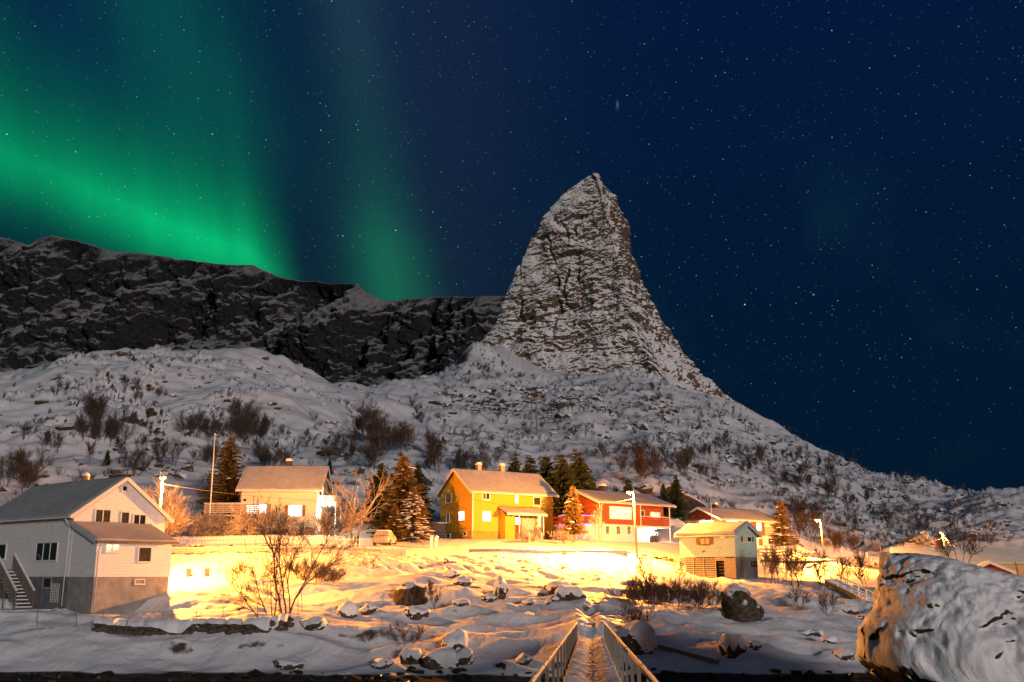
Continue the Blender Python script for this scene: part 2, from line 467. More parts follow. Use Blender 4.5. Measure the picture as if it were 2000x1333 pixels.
# ================================================================== terrain
# rows of the photograph where the ground shows at each distance; heights follow from them
CTRL = {
    -350: [(1317, 62), (1240, 68), (1190, 74), (1125, 90), (1050, 115), (960, 140), (900, 165), (830, 195), (785, 220), (755, 245), (790, 320)],
    0: [(1320, 62), (1235, 68), (1190, 74), (1130, 86), (1085, 97), (1046, 115), (960, 140), (890, 165), (810, 200), (760, 226), (738, 248), (790, 330)],
    130: [(1320, 62), (1232, 68), (1185, 73), (1130, 86), (1082, 97), (1046, 115), (955, 140), (880, 168), (795, 203), (730, 228), (706, 246), (770, 330)],
    235: [(1320, 62), (1228, 68), (1176, 75), (1130, 86), (1084, 97), (1046, 115), (950, 140), (870, 170), (780, 208), (715, 232), (688, 250), (760, 330)],
    345: [(1322, 62), (1224, 68), (1187, 73), (1135, 87), (1095, 96), (1072, 102), (1046, 113), (950, 140), (870, 170), (785, 206), (725, 232), (698, 256), (770, 330)],
    440: [(1323, 62), (1226, 68), (1190, 73), (1140, 85), (1093, 96), (1071, 102), (1045, 113), (960, 138), (870, 172), (790, 206), (725, 238), (693, 264), (770, 340)],
    520: [(1320, 62), (1226, 68), (1195, 73), (1145, 84), (1092, 96), (1070, 102), (1044, 113), (965, 138), (880, 172), (800, 206), (735, 246), (700, 274), (775, 350)],
    610: [(1318, 62), (1255, 66), (1200, 72), (1145, 83), (1092, 96), (1070, 102), (1045, 113), (970, 138), (890, 172), (820, 206), (770, 250), (745, 285), (785, 350)],
    700: [(1315, 62), (1255, 66), (1200, 72), (1148, 82), (1098, 93), (1075, 102), (1056, 110), (1000, 132), (920, 160), (860, 195), (805, 245), (770, 300), (752, 330), (790, 420)],
    770: [(1312, 62), (1255, 66), (1196, 72), (1146, 82), (1102, 92), (1078, 102), (1058, 110), (1000, 134), (925, 160), (870, 195), (815, 250), (775, 310), (757, 345), (790, 430)],
    850: [(1310, 62), (1252, 66), (1190, 73), (1142, 83), (1104, 92), (1082, 101), (1056, 111), (1010, 135), (935, 160), (880, 200), (825, 270), (778, 330), (738, 380), (790, 470)],
    920: [(1308, 62), (1250, 66), (1190, 73), (1142, 83), (1108, 92), (1084, 100), (1054, 111), (1010, 135), (945, 160), (890, 203), (840, 270), (780, 345), (715, 420), (690, 480)],
    965: [(738, 425), (705, 470), (672, 525)],
    1000: [(1306, 62), (1248, 66), (1190, 73), (1146, 83), (1114, 92), (1085, 100), (1055, 111), (1012, 135), (950, 160), (900, 208), (850, 275), (785, 355), (752, 425), (725, 480)],
    1100: [(1300, 61.5), (1240, 65), (1188, 73), (1150, 83), (1126, 92), (1085, 101), (1060, 112), (1020, 135), (960, 160), (905, 210), (845, 283), (780, 365), (755, 430), (730, 488)],
    1155: [(1298, 61), (1238, 63), (1190, 73), (1155, 83), (1130, 91), (1086, 102), (1060, 114), (1020, 137), (960, 165), (900, 215), (840, 285), (778, 368), (755, 430), (732, 490)],
    1240: [(1308, 62), (1235, 66), (1186, 76), (1150, 85), (1120, 94), (1086, 104), (1066, 117), (1025, 140), (960, 172), (895, 222), (830, 295), (770, 372), (750, 440), (730, 495)],
    1330: [(1313, 62), (1240, 67), (1195, 76), (1160, 85), (1122, 98), (1096, 108), (1068, 122), (1045, 142), (1000, 162), (940, 204), (875, 270), (808, 350), (768, 440), (748, 500)],
    1440: [(1316, 62), (1245, 67), (1195, 77), (1136, 95), (1118, 108), (1096, 125), (1070, 147), (1040, 168), (985, 204), (920, 260), (855, 330), (798, 440), (830, 560)],
    1520: [(1318, 62), (1255, 66), (1200, 75), (1150, 90), (1132, 100), (1110, 128), (1082, 147), (1058, 165), (1000, 205), (935, 270), (875, 350), (848, 410), (880, 520)],
    1610: [(1318, 62), (1270, 65), (1215, 74), (1160, 87), (1142, 98), (1118, 130), (1096, 148), (1062, 175), (1000, 230), (935, 300), (890, 370), (920, 470)],
    1700: [(1318, 62), (1285, 64.5), (1230, 73), (1195, 80), (1155, 96), (1118, 138), (1100, 155), (1065, 190), (1005, 250), (950, 310), (928, 350), (960, 440)],
    1800: [(1318, 62), (1285, 65), (1230, 74), (1190, 84), (1150, 105), (1120, 145), (1100, 165), (1068, 200), (1015, 255), (975, 300), (959, 330), (990, 410)],
    1860: [(1318, 62), (1285, 65), (1230, 74), (1190, 84), (1150, 108), (1112, 160), (1075, 195), (1020, 250), (985, 290), (967, 315), (1000, 390)],
    1925: [(1318, 62), (1285, 65), (1230, 74), (1190, 84), (1150, 110), (1112, 160), (1070, 190), (1015, 225), (978, 262), (1010, 340)],
    2040: [(1318, 62), (1285, 65), (1230, 74), (1190, 86), (1150, 112), (1112, 160), (1065, 190), (1010, 225), (975, 258), (1010, 340)],
    2350: [(1318, 62), (1230, 74), (1150, 110), (1100, 160), (1050, 200), (985, 250), (1010, 340)],
}
_pa, _pl, _pe = [], [], []
for cx, lst in CTRL.items():
    for (row, Yd) in lst:
        r_, f_, u_ = pix_dir(cx, row)
        _pa.append(r_ / f_); _pl.append(math.log(Yd)); _pe.append(u_ / f_)
for a_ in np.linspace(-.85, .85, 14):
    for Yd, z_ in ((58.5, 0.1), (55, -0.8), (44, -1.6), (25, -2.0), (1000, 2.0), (3000, -5)):
        _pa.append(a_); _pl.append(math.log(Yd)); _pe.append((z_ - CAM_Z) / Yd)
_pa, _pl, _pe = map(np.array, (_pa, _pl, _pe))
KA = 1.6
def _phi(da, dl): return np.sqrt((da * KA) ** 2 + dl ** 2 + 0.018 ** 2)
_A = _phi(_pa[:, None] - _pa[None], _pl[:, None] - _pl[None])
_n = len(_pa)
_W = np.linalg.solve(np.block([[_A + np.eye(_n) * -1e-4, np.ones((_n, 1))], [np.ones((1, _n)), np.zeros((1, 1))]]), np.append(_pe, 0))


def base_z(a, Y):
    a, Y = np.asarray(a, float), np.asarray(Y, float); sh = a.shape
    a, l = a.ravel(), np.log(Y.ravel()); out = np.empty(len(a))
    for i in range(0, len(a), 20000):
        out[i:i + 20000] = _phi(a[i:i + 20000, None] - _pa, l[i:i + 20000, None] - _pl) @ _W[:-1]
    return (out + _W[-1]).reshape(sh) * Y + CAM_Z


PATH = [(P(1150, 1255, 62), .5), (P(1158, 1215, 67), .5), (P(1148, 1195, 72), .55), (P(1165, 1180, 76), .5), (P(1210, 1160, 84), .4)]
PATH_XY = [(p.x, p.y) for p, _ in PATH]


def seg_dist(X, Y, pts):
    best = np.full(np.shape(X), 1e9)
    for (x0, y0), (x1, y1) in zip(pts, pts[1:]):
        vx, vy = x1 - x0, y1 - y0
        t = np.clip(((X - x0) * vx + (Y - y0) * vy) / (vx * vx + vy * vy), 0, 1)
        best = np.minimum(best, np.hypot(X - x0 - t * vx, Y - y0 - t * vy))
    return best


FOOT_XY = [(P(120, 1200, 71).x, 71.0), (P(200, 1172, 74).x, 74.5), (P(290, 1150, 80).x, 80.0), (P(345, 1140, 85).x, 85.5)]


def relief(X, Y):
    """snow drifts near, knolls, ledges and half-buried rock on the hill"""
    shore = sstep(Y, 60, 66)
    near = shore * (1 - sstep(Y, 84, 96))
    flat = sstep(Y, 97, 100) * (1 - sstep(Y, 128, 140))
    hill = sstep(Y, 125, 160)
    z = near * (0.80 * fbm2(X / 12, Y / 6, 3, 5) + 0.20 * noise2(X / 3.8, Y / 1.8, 9) + 0.06 * noise2(X / 1.2, Y / .8, 19) + .22 * noise2(X / 14 + Y / 3.0, Y / 1.9, 20))
    lumps = np.maximum(0, noise2(X / 2.2 + 7, Y / 1.5, 23) - 0.25)
    z += shore * (1 - sstep(Y, 88, 98)) * lumps * 0.45 * sstep(noise2(X / 16, Y / 9, 31), -.1, .35)
    z += near * 0.06 * np.abs(noise2(X / .55, Y / .5, 37))
    z += near * .24 * np.maximum(0, .6 - np.abs(noise2(X / 6.5 - Y / 9, Y / 2.4, 38)) * 1.7)
    z += flat * (0.10 * fbm2(X / 4, Y / 4, 3, 41))
    # embankment under the road: rough ploughed snow
    emb = sstep(Y, 86, 91) * (1 - sstep(Y, 98, 101))
    z += emb * (0.26 * fbm2(X / 1.3 + Y * .5, Y / 2.5, 3, 43) + 0.3 * np.maximum(0, noise2(X / .8, Y / .8, 44) - .25))
    # hillside
    far = 1 + sstep(Y, 250, 420)
    k = fbm2(X / 34, Y / 26, 3, 51)
    z += hill * 3.4 * k
    drift = noise2(X / 9 + .3 * k, Y / 4.2, 55) + .5 * noise2(X / 4.1, Y / 2.0, 56)
    z += hill * 0.75 * drift
    z += hill * 0.17 * noise2(X / 1.9, Y / 1.3, 57) * far
    z += hill * .85 * np.maximum(0, .62 - np.abs(noise2(X / 8.5 + .25 * Y / 8.5 + .6 * k, Y / 3.4, 58)) * 1.6) * sstep(noise2(X / 22, Y / 17, 59), -.35, .25)
    # rock steps
    reg = sstep(fbm2(X / 26, Y / 20, 3, 61), 0.05, 0.45)
    st = fbm2(X / 13, Y / 8, 4, 63) * 3.2
    fr = st - np.floor(st)
    z += hill * reg * 1.9 * (sstep(fr, .0, .16) - fr)
    # scree under the horn
    a = X / Y
    scree = sstep(Y, 300, 325) * (1 - sstep(Y, 385, 410)) * sstep(a, -.14, -.07) * (1 - sstep(a, .17, .24))
    z += scree * (1.2 * np.maximum(0, noise2(X / 3.6, Y / 3.6, 71)) + 0.45 * np.abs(noise2(X / 1.9, Y / 1.9, 72)))
    rs = sstep(a, .18, .3) * hill
    z += rs * (1.0 * np.maximum(0, noise2(X / 4.6, Y / 4.6, 73)) + .35 * np.abs(noise2(X / 2.2, Y / 2.2, 74)))
    # trodden path up from the bridge and a line of footprints by the white house
    d = seg_dist(X, Y, PATH_XY)
    z -= 0.30 * (1 - sstep(d, .12, .65)) - 0.10 * np.exp(-((d - .85) / .25) ** 2)
    z -= 0.10 * (1 - sstep(d, 0, .9)) * noise2(X / .35, Y / .3, 81)
    d = seg_dist(X, Y, FOOT_XY)
    z -= 0.16 * (1 - sstep(d, .05, .4)) * sstep(noise2(X / .5, Y / .5, 83), -.2, .25)
    return z


PADS = []          # (x, y, radius, z) filled before the mesh is made: places where the ground is level


LATTICE = None      # (a0, da, log rows, Z) once the mesh exists


def ground(x, y):
    x, y = np.asarray(x, float), np.asarray(y, float)
    if LATTICE is not None:
        a0, da, lk, Zg = LATTICE
        i = np.clip((x / y - a0) / da, 0, Zg.shape[1] - 1.001)
        j = np.clip(np.interp(np.log(y), lk, np.arange(len(lk))), 0, Zg.shape[0] - 1.001)
        i0, j0 = i.astype(int), j.astype(int); u, v = i - i0, j - j0
        return (Zg[j0, i0] * (1 - u) + Zg[j0, i0 + 1] * u) * (1 - v) + (Zg[j0 + 1, i0] * (1 - u) + Zg[j0 + 1, i0 + 1] * u) * v
    z = base_z(x / y, y) + relief(x, y)
    for (px_, py_, pr, pz) in PADS:
        d = np.hypot(x - px_, y - py_)
        k = 1 - sstep(d, pr * .75, pr * 1.25)
        z = z * (1 - k) + pz * k
    return z


def gz(x, y): return float(ground(np.array([x]), np.array([y]))[0])


def G(xp, Y, row=1080, dz=0.0):
    """point on the ground under pixel column xp at forward distance Y"""
    x = px_a(xp, row) * Y
    return Vector((x, Y, gz(x, Y) + dz))


def raycast(pxs, rows_, y0=60.0, y1=700.0, n=420):
    """first ground hit of the rays through photo pixels -> (N, 3), nan where none"""
    pxs, rows_ = np.asarray(pxs, float), np.asarray(rows_, float)
    Yk = np.exp(np.linspace(math.log(y0), math.log(y1), n))
    d = np.array([pix_dir(a, b) for a, b in zip(pxs, rows_)])
    X = d[:, :1] / d[:, 1:2] * Yk; Zr = CAM_Z + d[:, 2:] / d[:, 1:2] * Yk
    below = Zr < ground(X, np.broadcast_to(Yk, X.shape))
    hit = below.any(1); k = np.maximum(below.argmax(1), 1)
    out = np.full((len(pxs), 3), np.nan)
    for i in np.nonzero(hit)[0]:
        out[i] = (X[i, k[i]], Yk[k[i]], 0)
    ok = hit
    if ok.any(): out[ok, 2] = ground(out[ok, 0], out[ok, 1])
    return out


def RC(xp, row, y0=60.0):
    return Vector(raycast([xp], [row], y0)[0])
# ------------------------------------------------------------------ house plots (decided before the ground mesh so the ground is level there)
def corner(xp, row, Y):
    return P(xp, row, Y)

PLOT = {}
def plot(key, xp, row, Y, rz_deg, pad=None):
    o = P(xp, row, Y); PLOT[key] = (o, R(rz_deg))
    if pad:
        for (lx_, ly_, r_, dz_) in pad:
            c, s = math.cos(R(rz_deg)), math.sin(R(rz_deg))
            PADS.append((o.x + lx_ * c - ly_ * s, o.y + lx_ * s + ly_ * c, r_, o.z + dz_))
plot('yellow', 922, 1053, 112, 34, [(5.5, 3, 7.0, -.05)])
plot('pale', 467, 1044, 113, 0, [(4.5, 3.5, 6.5, -.1)])
plot('red', 1172, 1058, 120, 40, [(6, 3.5, 8.0, -.05)])
plot('barn', 1412, 1066, 150, 40, [(6, 3.5, 8.0, -.1)])
plot('boat', 1439, 1136, 96, 49, [(2.2, 3, 2.6, .15)])
plot('white', 128, 1182, 73, 51.5, [(-1.6, 4.5, 3.2, -.55), (.6, -3.6, 2.0, -.55)])
# ------------------------------------------------------------------ terrain mesh
NA, NY = 1000, 800
aa = np.linspace(-.74, .74, NA)
kk = np.interp(np.linspace(0, 1, NY), [0, .03, .36, .50, .80, .93, 1], np.log([30, 56, 86, 110, 260, 480, 4000]))
AAm, YYm = np.meshgrid(aa, np.exp(kk))
XX = AAm * YYm
ZZ = ground(XX, YYm)
LATTICE = (aa[0], aa[1] - aa[0], kk, ZZ)
ground_me = grid_mesh('snowy_ground', np.stack([XX, YYm, ZZ], -1))
m_terr = snow_rock_mat('snow_over_ground', lo=0.58, hi=0.69, nscale=.16, namp=.17, fine=1.6, famp=.16, bump=.06, bscale=2.6,
                       rock=(.10, .075, .055), tide=0.95)
g_o = link('snowy_ground', ground_me, m_terr); g_o['kind'] = 'structure'
tag(g_o, 'snow-covered ground rising from the shore to the hillside', None)

# water of the inlet
wm = bpy.data.materials.new('dark_water'); wm.use_nodes = True
b = wm.node_tree.nodes['Principled BSDF']; b.inputs['Base Color'].default_value = (.004, .006, .008, 1); b.inputs['Roughness'].default_value = .08
n_ = wm.node_tree.nodes.new('ShaderNodeTexNoise'); n_.inputs['Scale'].default_value = 1.2
bp_ = wm.node_tree.nodes.new('ShaderNodeBump'); bp_.inputs['Distance'].default_value = .05
wm.node_tree.links.new(n_.outputs[0], bp_.inputs['Height']); wm.node_tree.links.new(bp_.outputs[0], b.inputs['Normal'])
w_o = MB().poly([(-6000, -80, 0), (6000, -80, 0), (6000, 9000, 0), (-6000, 9000, 0)]).build('water', wm); w_o['kind'] = 'structure'
tag(w_o, 'black water under the footbridge', None)

# ------------------------------------------------------------------ the horn
HORN_L = [(345, 1152), (352, 1138), (370, 1108), (400, 1082), (430, 1060), (465, 1034), (500, 1022), (540, 1006), (580, 985), (610, 980), (635, 968), (665, 938), (700, 905), (740, 860), (800, 800), (880, 720)]
HORN_R = [(345, 1164), (352, 1171), (370, 1181), (400, 1203), (430, 1219), (450, 1227), (480, 1229), (510, 1231), (545, 1243), (605, 1272), (650, 1301), (690, 1333), (725, 1355), (775, 1402), (800, 1440), (880, 1530)]
HORN_E = [(345, 1160), (400, 1174), (470, 1186), (520, 1194), (600, 1212), (650, 1224), (700, 1240), (760, 1262), (880, 1300)]
YC = 530.0
NT, NF, NB = 640, 760, 90
rows = np.interp(np.linspace(0, 1, NT), [0, .85, 1], [345, 760, 880])
def col_of(tab): return np.interp(rows, [p[0] for p in tab], [p[1] for p in tab])
lx, rx, ex = col_of(HORN_L), col_of(HORN_R), col_of(HORN_E)
def px_world(cols):
    q = np.array([tuple(P(c, r_, YC)) for c, r_ in zip(cols, rows)]); return q[:, 0], q[:, 2]
xl, zl = px_world(lx); xr, _ = px_world(rx); xe, _ = px_world(ex)
w_ = xr - xl
# the far corner stands deeper than YC: read its outline at its own distance
_sr = sorted((pix_dir(c_, r_)[2] / pix_dir(c_, r_)[1], pix_dir(c_, r_)[0] / pix_dir(c_, r_)[1]) for r_, c_ in HORN_R)
for _ in range(3):
    yr_ = YC + .42 * w_
    xr = np.interp((zl - CAM_Z) / yr_, [q[0] for q in _sr], [q[1] for q in _sr]) * yr_
    w_ = np.minimum(xr - xl, np.interp(rows, [345, 760, 880], [5, 175, 260]))
Fd = 0.34 * w_ + 2
fl = np.linspace(0, 1, NF)
pts = np.zeros((NT, NF + NB, 3))
# front chain: left -> edge -> right, slightly convex
k = 0.60
t1 = np.clip(fl / k, 0, 1); t2 = np.clip((fl - k) / (1 - k), 0, 1)
on1 = fl <= k
for i in range(NT):
    x1 = xl[i] + (xe[i] - xl[i]) * t1; y1 = -Fd[i] * (t1 ** .85)
    x2 = xe[i] + (xr[i] - xe[i]) * (t2 ** .9); y2 = -Fd[i] + (Fd[i] + .42 * w_[i]) * t2 ** 1.1
    x = np.where(on1, x1, x2); y = np.where(on1, y1, y2)
    bl = np.linspace(0, 1, NB + 2)[1:-1]
    bx = xr[i] + (xl[i] - xr[i]) * bl; by = .42 * w_[i] * (1 - bl) + w_[i] * .35 * np.sin(bl * math.pi)
    pts[i, :NF, 0] = x; pts[i, :NF, 1] = YC + y; pts[i, NF:, 0] = bx; pts[i, NF:, 1] = YC + by
pts[:, :, 2] = zl[:, None]
ks = np.ones(9) / 9                                       # soften the front edge a little
ext = np.concatenate([pts[:, -20:], pts, pts[:, :20]], 1)
for _ in range(3):
    for c_ in range(2):
        ext[:, :, c_] = np.apply_along_axis(lambda v: np.convolve(v, ks, 'same'), 1, ext[:, :, c_])
pts[:, 8:-8] = ext[:, 28:-28]
def gnormal(p):
    du = np.gradient(p, axis=1); dv = np.gradient(p, axis=0)
    n = np.cross(dv, du); n /= np.linalg.norm(n, axis=2, keepdims=True) + 1e-9; return n
N0 = gnormal(pts)
if N0[NT // 2, NF // 2, 1] > 0: N0 = -N0
X, Yv, Z = pts[..., 0], pts[..., 1], pts[..., 2]
right = sstep(np.arange(NF + NB) / NF, .56, .66)[None, :] * np.ones((NT, 1))
amp = np.interp(rows, [345, 400, 620, 720, 880], [.6, .95, 1.05, 1, .5])[:, None]
wx = fbm3(X / 22, Yv / 22, Z / 22, 3, 3)
# strata rising to the right on the near face, steeply falling bands on the other
u = (Z - .30 * X) * .95 + 5.5 * wx
ur = (Z * .55 + .85 * X) + 6 * wx
uu = u * (1 - right) + ur * right
def saw(v, k=.8):
    f = v - np.floor(v); return np.where(f < k, f / k, (1 - f) / (1 - k))
msk = sstep(fbm3(X / 14, Yv / 14, Z / 9, 3, 11), -.30, .40)
hi_l = (1 - sstep(rows, 470, 620))[:, None] * (1 - sstep(np.arange(NF + NB) / NF, .25, .5))[None, :]   # smoother frosted shoulder
disp = 4.6 * fbm3(X / 23, Yv / 23, Z / 20, 4, 21)
gul = noise3(X / 12 + .10 * Z / 12 + .5 * wx, Yv / 14, Z / 60, 35)                     # chutes running down the faces
disp -= 2.4 * np.exp(-(gul / .10) ** 2) * sstep(fbm3(X / 25, Yv / 25, Z / 25, 2, 37), -.35, .2)
disp += (1 - right) * 1.7 * msk * (saw(-(uu / 11 + .5 * fbm3(X / 12, Yv / 12, Z / 8, 2, 13)), .8) - .5)
disp += (1 - .6 * hi_l) * msk * .75 * (saw(-(uu / 3.9 + .9 * fbm3(X / 7, Yv / 7, Z / 5, 3, 17)), .75) - .5)
al = X * .93 + Z * .3
disp += (1 - .5 * hi_l) * 1.25 * fbm3(al / 4.6, Yv / 4.6, uu / 1.9, 5, 25)
disp += right * 2.2 * fbm3(X / 6, Yv / 8, (Z + X * .8) / 16, 4, 27) + right * 1.0 * np.abs(fbm3(X / 2.4, Yv / 3, (Z + X) / 8, 3, 28))
disp += .5 * np.abs(noise3(X / 1.7, Yv / 1.7, Z / 1.3, 29)) + .22 * noise3(X / .9, Yv / .9, Z / .7, 30)
for (xa, ra, xb, rb_, th_, k_) in ((985, 655, 1130, 585, 2.6, 3.4), (1000, 622, 1110, 575, 1.6, 1.8), (1050, 500, 1150, 478, 1.8, 2.2), (1010, 700, 1160, 668, 1.6, 1.8), (1090, 420, 1160, 400, 1.2, 1.4)):
    pa_, pb_ = P(xa, ra, YC - 20), P(xb, rb_, YC - 30)            # overhanging bands of bare rock
    zb_ = pa_.z + (pb_.z - pa_.z) * (X - pa_.x) / (pb_.x - pa_.x) + 1.8 * fbm3(X / 9, Yv / 9, Z * 0, 3, 33)
    q_ = (Z - zb_) / th_
    disp -= k_ * np.where(q_ > 0, np.exp(-(q_ * 2.2) ** 2), np.exp(-(q_ * .55) ** 2)) * sstep(X, pa_.x - 4, pa_.x + 5) * (1 - sstep(X, pb_.x - 5, pb_.x + 4)) * (1 - right) * (.55 + .6 * msk)
amp = amp * (0.55 + .45 * sstep(np.arange(NF + NB) / NF, .02, .22))[None, :]
Nh = N0.copy(); Nh[..., 2] *= .4
pts = pts + Nh * (disp * amp)[..., None]
pts[0, :, 2] += .0
cap = pts[:1].mean(axis=1, keepdims=True).repeat(NF + NB, 1); cap[..., 2] += .6
horn_me = grid_mesh('horn', np.concatenate([cap, pts], 0)[::-1], wrap=True)
m_horn = snow_rock_mat('frosted_rock', snow=(.82, .81, .80), lo=-.06, hi=.26, nscale=.06, namp=.22, fine=1.7, famp=.36, bump=.30, bscale=.6, east=-.42,
                       rock=(.17, .122, .082), rock2=(.05, .036, .026))
h_o = link('mountain', horn_me, m_horn); h_o['kind'] = 'structure'
tag(h_o, 'tall horn-shaped rock peak plastered with snow', None)

# ------------------------------------------------------------------ the dark ridge far behind
RIDGE = [(-420, 420), (-150, 450), (0, 464), (40, 474), (64, 482), (74, 466), (100, 461), (150, 470), (210, 489), (290, 497), (380, 510), (440, 517),
         (500, 519), (520, 531), (560, 545), (640, 553), (698, 554), (713, 570), (735, 580), (752, 589), (800, 585), (850, 580), (930, 580), (985, 578), (1080, 588), (1180, 640), (1240, 800)]
NS, NR = 1150, 300
sx = np.linspace(-420, 1240, NS)
sr = np.interp(sx, [p[0] for p in RIDGE], [p[1] for p in RIDGE])
sr += 2.0 * fbm2(sx / 30, sx * 0, 4, 91)
crest = np.array([tuple(P(x, r_, 2350 - (x) * .80)) for x, r_ in zip(sx, sr)])
tt = np.linspace(-.12, 1, NR)
H = crest[:, 2]
nx, ny = -.68, -.733
prof_d = np.where(tt < 0, tt * 2.0, .62 * tt + .45 * tt ** 2.2)
prof_z = np.where(tt < 0, 1 + tt * 1.2, 1 - tt)
rp = np.zeros((NR, NS, 3))
rp[:, :, 0] = crest[None, :, 0] + nx * prof_d[:, None] * H[None]
rp[:, :, 1] = crest[None, :, 1] + ny * prof_d[:, None] * H[None]
rp[:, :, 2] = prof_z[:, None] * H[None]
X, Yv, Z = rp[..., 0], rp[..., 1], rp[..., 2]
fade = sstep(tt, -.02, .10)[:, None]
s_ = X * .85 - Yv * .52
leftp = 1 - sstep(s_, -1150, -800)
ru = (Z - .42 * s_ * leftp) + 70 * fbm3(X / 300, Yv / 300, Z / 300, 3, 101)
dsp = 60 * fbm2(s_ / 210, Z / 420, 4, 103) + leftp * 60 * (saw(-(ru / 270 + .5 * fbm2(s_ / 260, Z / 260, 2, 111)), .45) - .5)
dsp += 15 * (saw(-(ru / 80 + .9 * fbm2(s_ / 90, Z / 90, 3, 112)), .8) - .5) * sstep(fbm2(s_ / 120, Z / 90, 3, 113), -.2, .3)
dsp += 22 * fbm3(X / 46, Yv / 46, Z / 80, 5, 105) + (1 - leftp) * (-34 * np.exp(-(noise2(s_ / 70 + Z / 900, Z / 700, 119) / .09) ** 2) + 26 * np.abs(noise2(s_ / 44, Z / 320, 107)) + 12 * np.abs(noise2(s_ / 17, Z / 140, 117)))
dsp += 11 * np.abs(noise3(X / 19, Yv / 19, Z / 24, 108)) + 7 * np.abs(noise3(X / 9, Yv / 9, Z / 10, 110))
rp[..., 0] += nx * dsp * fade; rp[..., 1] += ny * dsp * fade
rp[..., 2] += fade * 9 * fbm3(X / 22, Yv / 22, Z / 22, 2, 106)
m_ridge = snow_rock_mat('unlit_cliff', snow=(.31, .31, .315), lo=.36, hi=.86, nscale=.012, namp=.20, fine=.2, famp=.40, bump=2.5, bscale=.12,  # snow and rock darkened in the colour, as little light reaches the ridge
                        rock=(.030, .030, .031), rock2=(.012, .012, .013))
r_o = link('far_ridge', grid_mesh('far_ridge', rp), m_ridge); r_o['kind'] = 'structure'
tag(r_o, 'dark snow-streaked mountain ridge far behind the knoll', None)
# ================================================================== buildings
CAM = Vector((0, 0, CAM_Z))
def siding_mat(name, rgb, pitch=.16, vertical=False, depth=.02, var=.08, rough=.6):
    m = mat(name, rgb, rough=rough, var=var, scale=1.5, stretch=(1, 1, 4))
    t = m.node_tree; L = t.links; b = t.nodes['Principled BSDF']
    c = t.nodes.new('ShaderNodeTexCoord'); s = t.nodes.new('ShaderNodeSeparateXYZ'); L.new(c.outputs['Object'], s.inputs[0])
    def mth(op, a, k=None):
        n = t.nodes.new('ShaderNodeMath'); n.operation = op
        for i, q in enumerate((a, k)):
            if q is None: continue
            if isinstance(q, (int, float)): n.inputs[i].default_value = q
            else: L.new(q, n.inputs[i])
        return n.outputs[0]
    src = mth('ADD', s.outputs[0], s.outputs[1]) if vertical else s.outputs[2]
    f = mth('FRACT', mth('DIVIDE', src, pitch))
    h = mth('POWER', mth('SUBTRACT', 1.0, f), .6) if not vertical else mth('GREATER_THAN', f, .35)
    bp = t.nodes.new('ShaderNodeBump'); bp.inputs['Distance'].default_value = depth; bp.inputs['Strength'].default_value = 1.0
    L.new(h, bp.inputs['Height']); L.new(bp.outputs[0], b.inputs['Normal'])
    return m

M_white = mat('white_paint', (.78, .77, .74), rough=.5, var=.05, scale=4)
M_trim = mat('white_trim', (.74, .72, .68), rough=.5, var=.06, scale=5)
M_conc = mat('concrete', (.30, .28, .26), rough=.9, var=.25, scale=1.6, bump=.01, bscale=14)
M_concd = mat('painted_plinth', (.16, .165, .17), rough=.9, var=.25, scale=1.4, bump=.01, bscale=14)
M_snow = mat('settled_snow', (.80, .81, .83), rough=.6, var=.03, scale=2, bump=.03, bscale=4, spec=.05)
M_rsnow = mat('thin_roof_snow', (.44, .43, .43), rough=.65, var=.12, scale=1.2, bump=.01, bscale=6, spec=.05)
M_wood = mat('weathered_wood', (.20, .16, .12), rough=.85, var=.3, scale=3, stretch=(1, 1, 6), bump=.006, bscale=25)
M_woodp = mat('pale_planks', (.42, .36, .26), rough=.85, var=.25, scale=3, stretch=(1, 1, 5), bump=.006, bscale=25)
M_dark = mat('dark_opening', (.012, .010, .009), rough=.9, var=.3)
M_metal = mat('galvanised_steel', (.42, .42, .42), rough=.45, var=.12, scale=6, metal=.7)
M_pipe = mat('grey_pipe', (.50, .50, .50), rough=.4, var=.06)
M_roof = mat('roof_tiles', (.05, .05, .055), rough=.7, var=.2, scale=8)
M_brick = mat('chimney_brick', (.28, .16, .11), rough=.9, var=.3, scale=9, bump=.01, bscale=20)
M_shut = mat('brown_shutter', (.20, .10, .04), rough=.7, var=.2)

def glass_mat():
    m = bpy.data.materials.new('window_glass'); m.use_nodes = True
    b = m.node_tree.nodes['Principled BSDF']; b.inputs['Base Color'].default_value = (.03, .028, .026, 1)
    b.inputs['Roughness'].default_value = .06; b.inputs['Specular IOR Level'].default_value = .6
    return m
M_glass = glass_mat()
def lit_mat(name, rgb, s, stripes=0):
    """lit room behind a pane: uneven lamp-lit curtain tone"""
    m = glow_mat(name, rgb, s); t = m.node_tree; b = t.nodes['Principled BSDF']
    c = t.nodes.new('ShaderNodeTexCoord'); n = t.nodes.new('ShaderNodeTexNoise'); n.inputs['Scale'].default_value = 2.6
    t.links.new(c.outputs['Object'], n.inputs['Vector'])
    r = t.nodes.new('ShaderNodeMapRange'); r.inputs[1].default_value = .3; r.inputs[2].default_value = .7
    r.inputs[3].default_value = s * .15; r.inputs[4].default_value = s * 1.5
    t.links.new(n.outputs[0], r.inputs[0]); t.links.new(r.outputs[0], b.inputs['Emission Strength'])
    return m
M_litw = lit_mat('window_bright', (1, .93, .80), 5.5)
M_litm = lit_mat('window_warm', (1, .76, .40), 2.2)
M_lito = lit_mat('window_amber', (1, .50, .12), .55)
M_litd = lit_mat('window_dim', (1, .42, .12), .06)


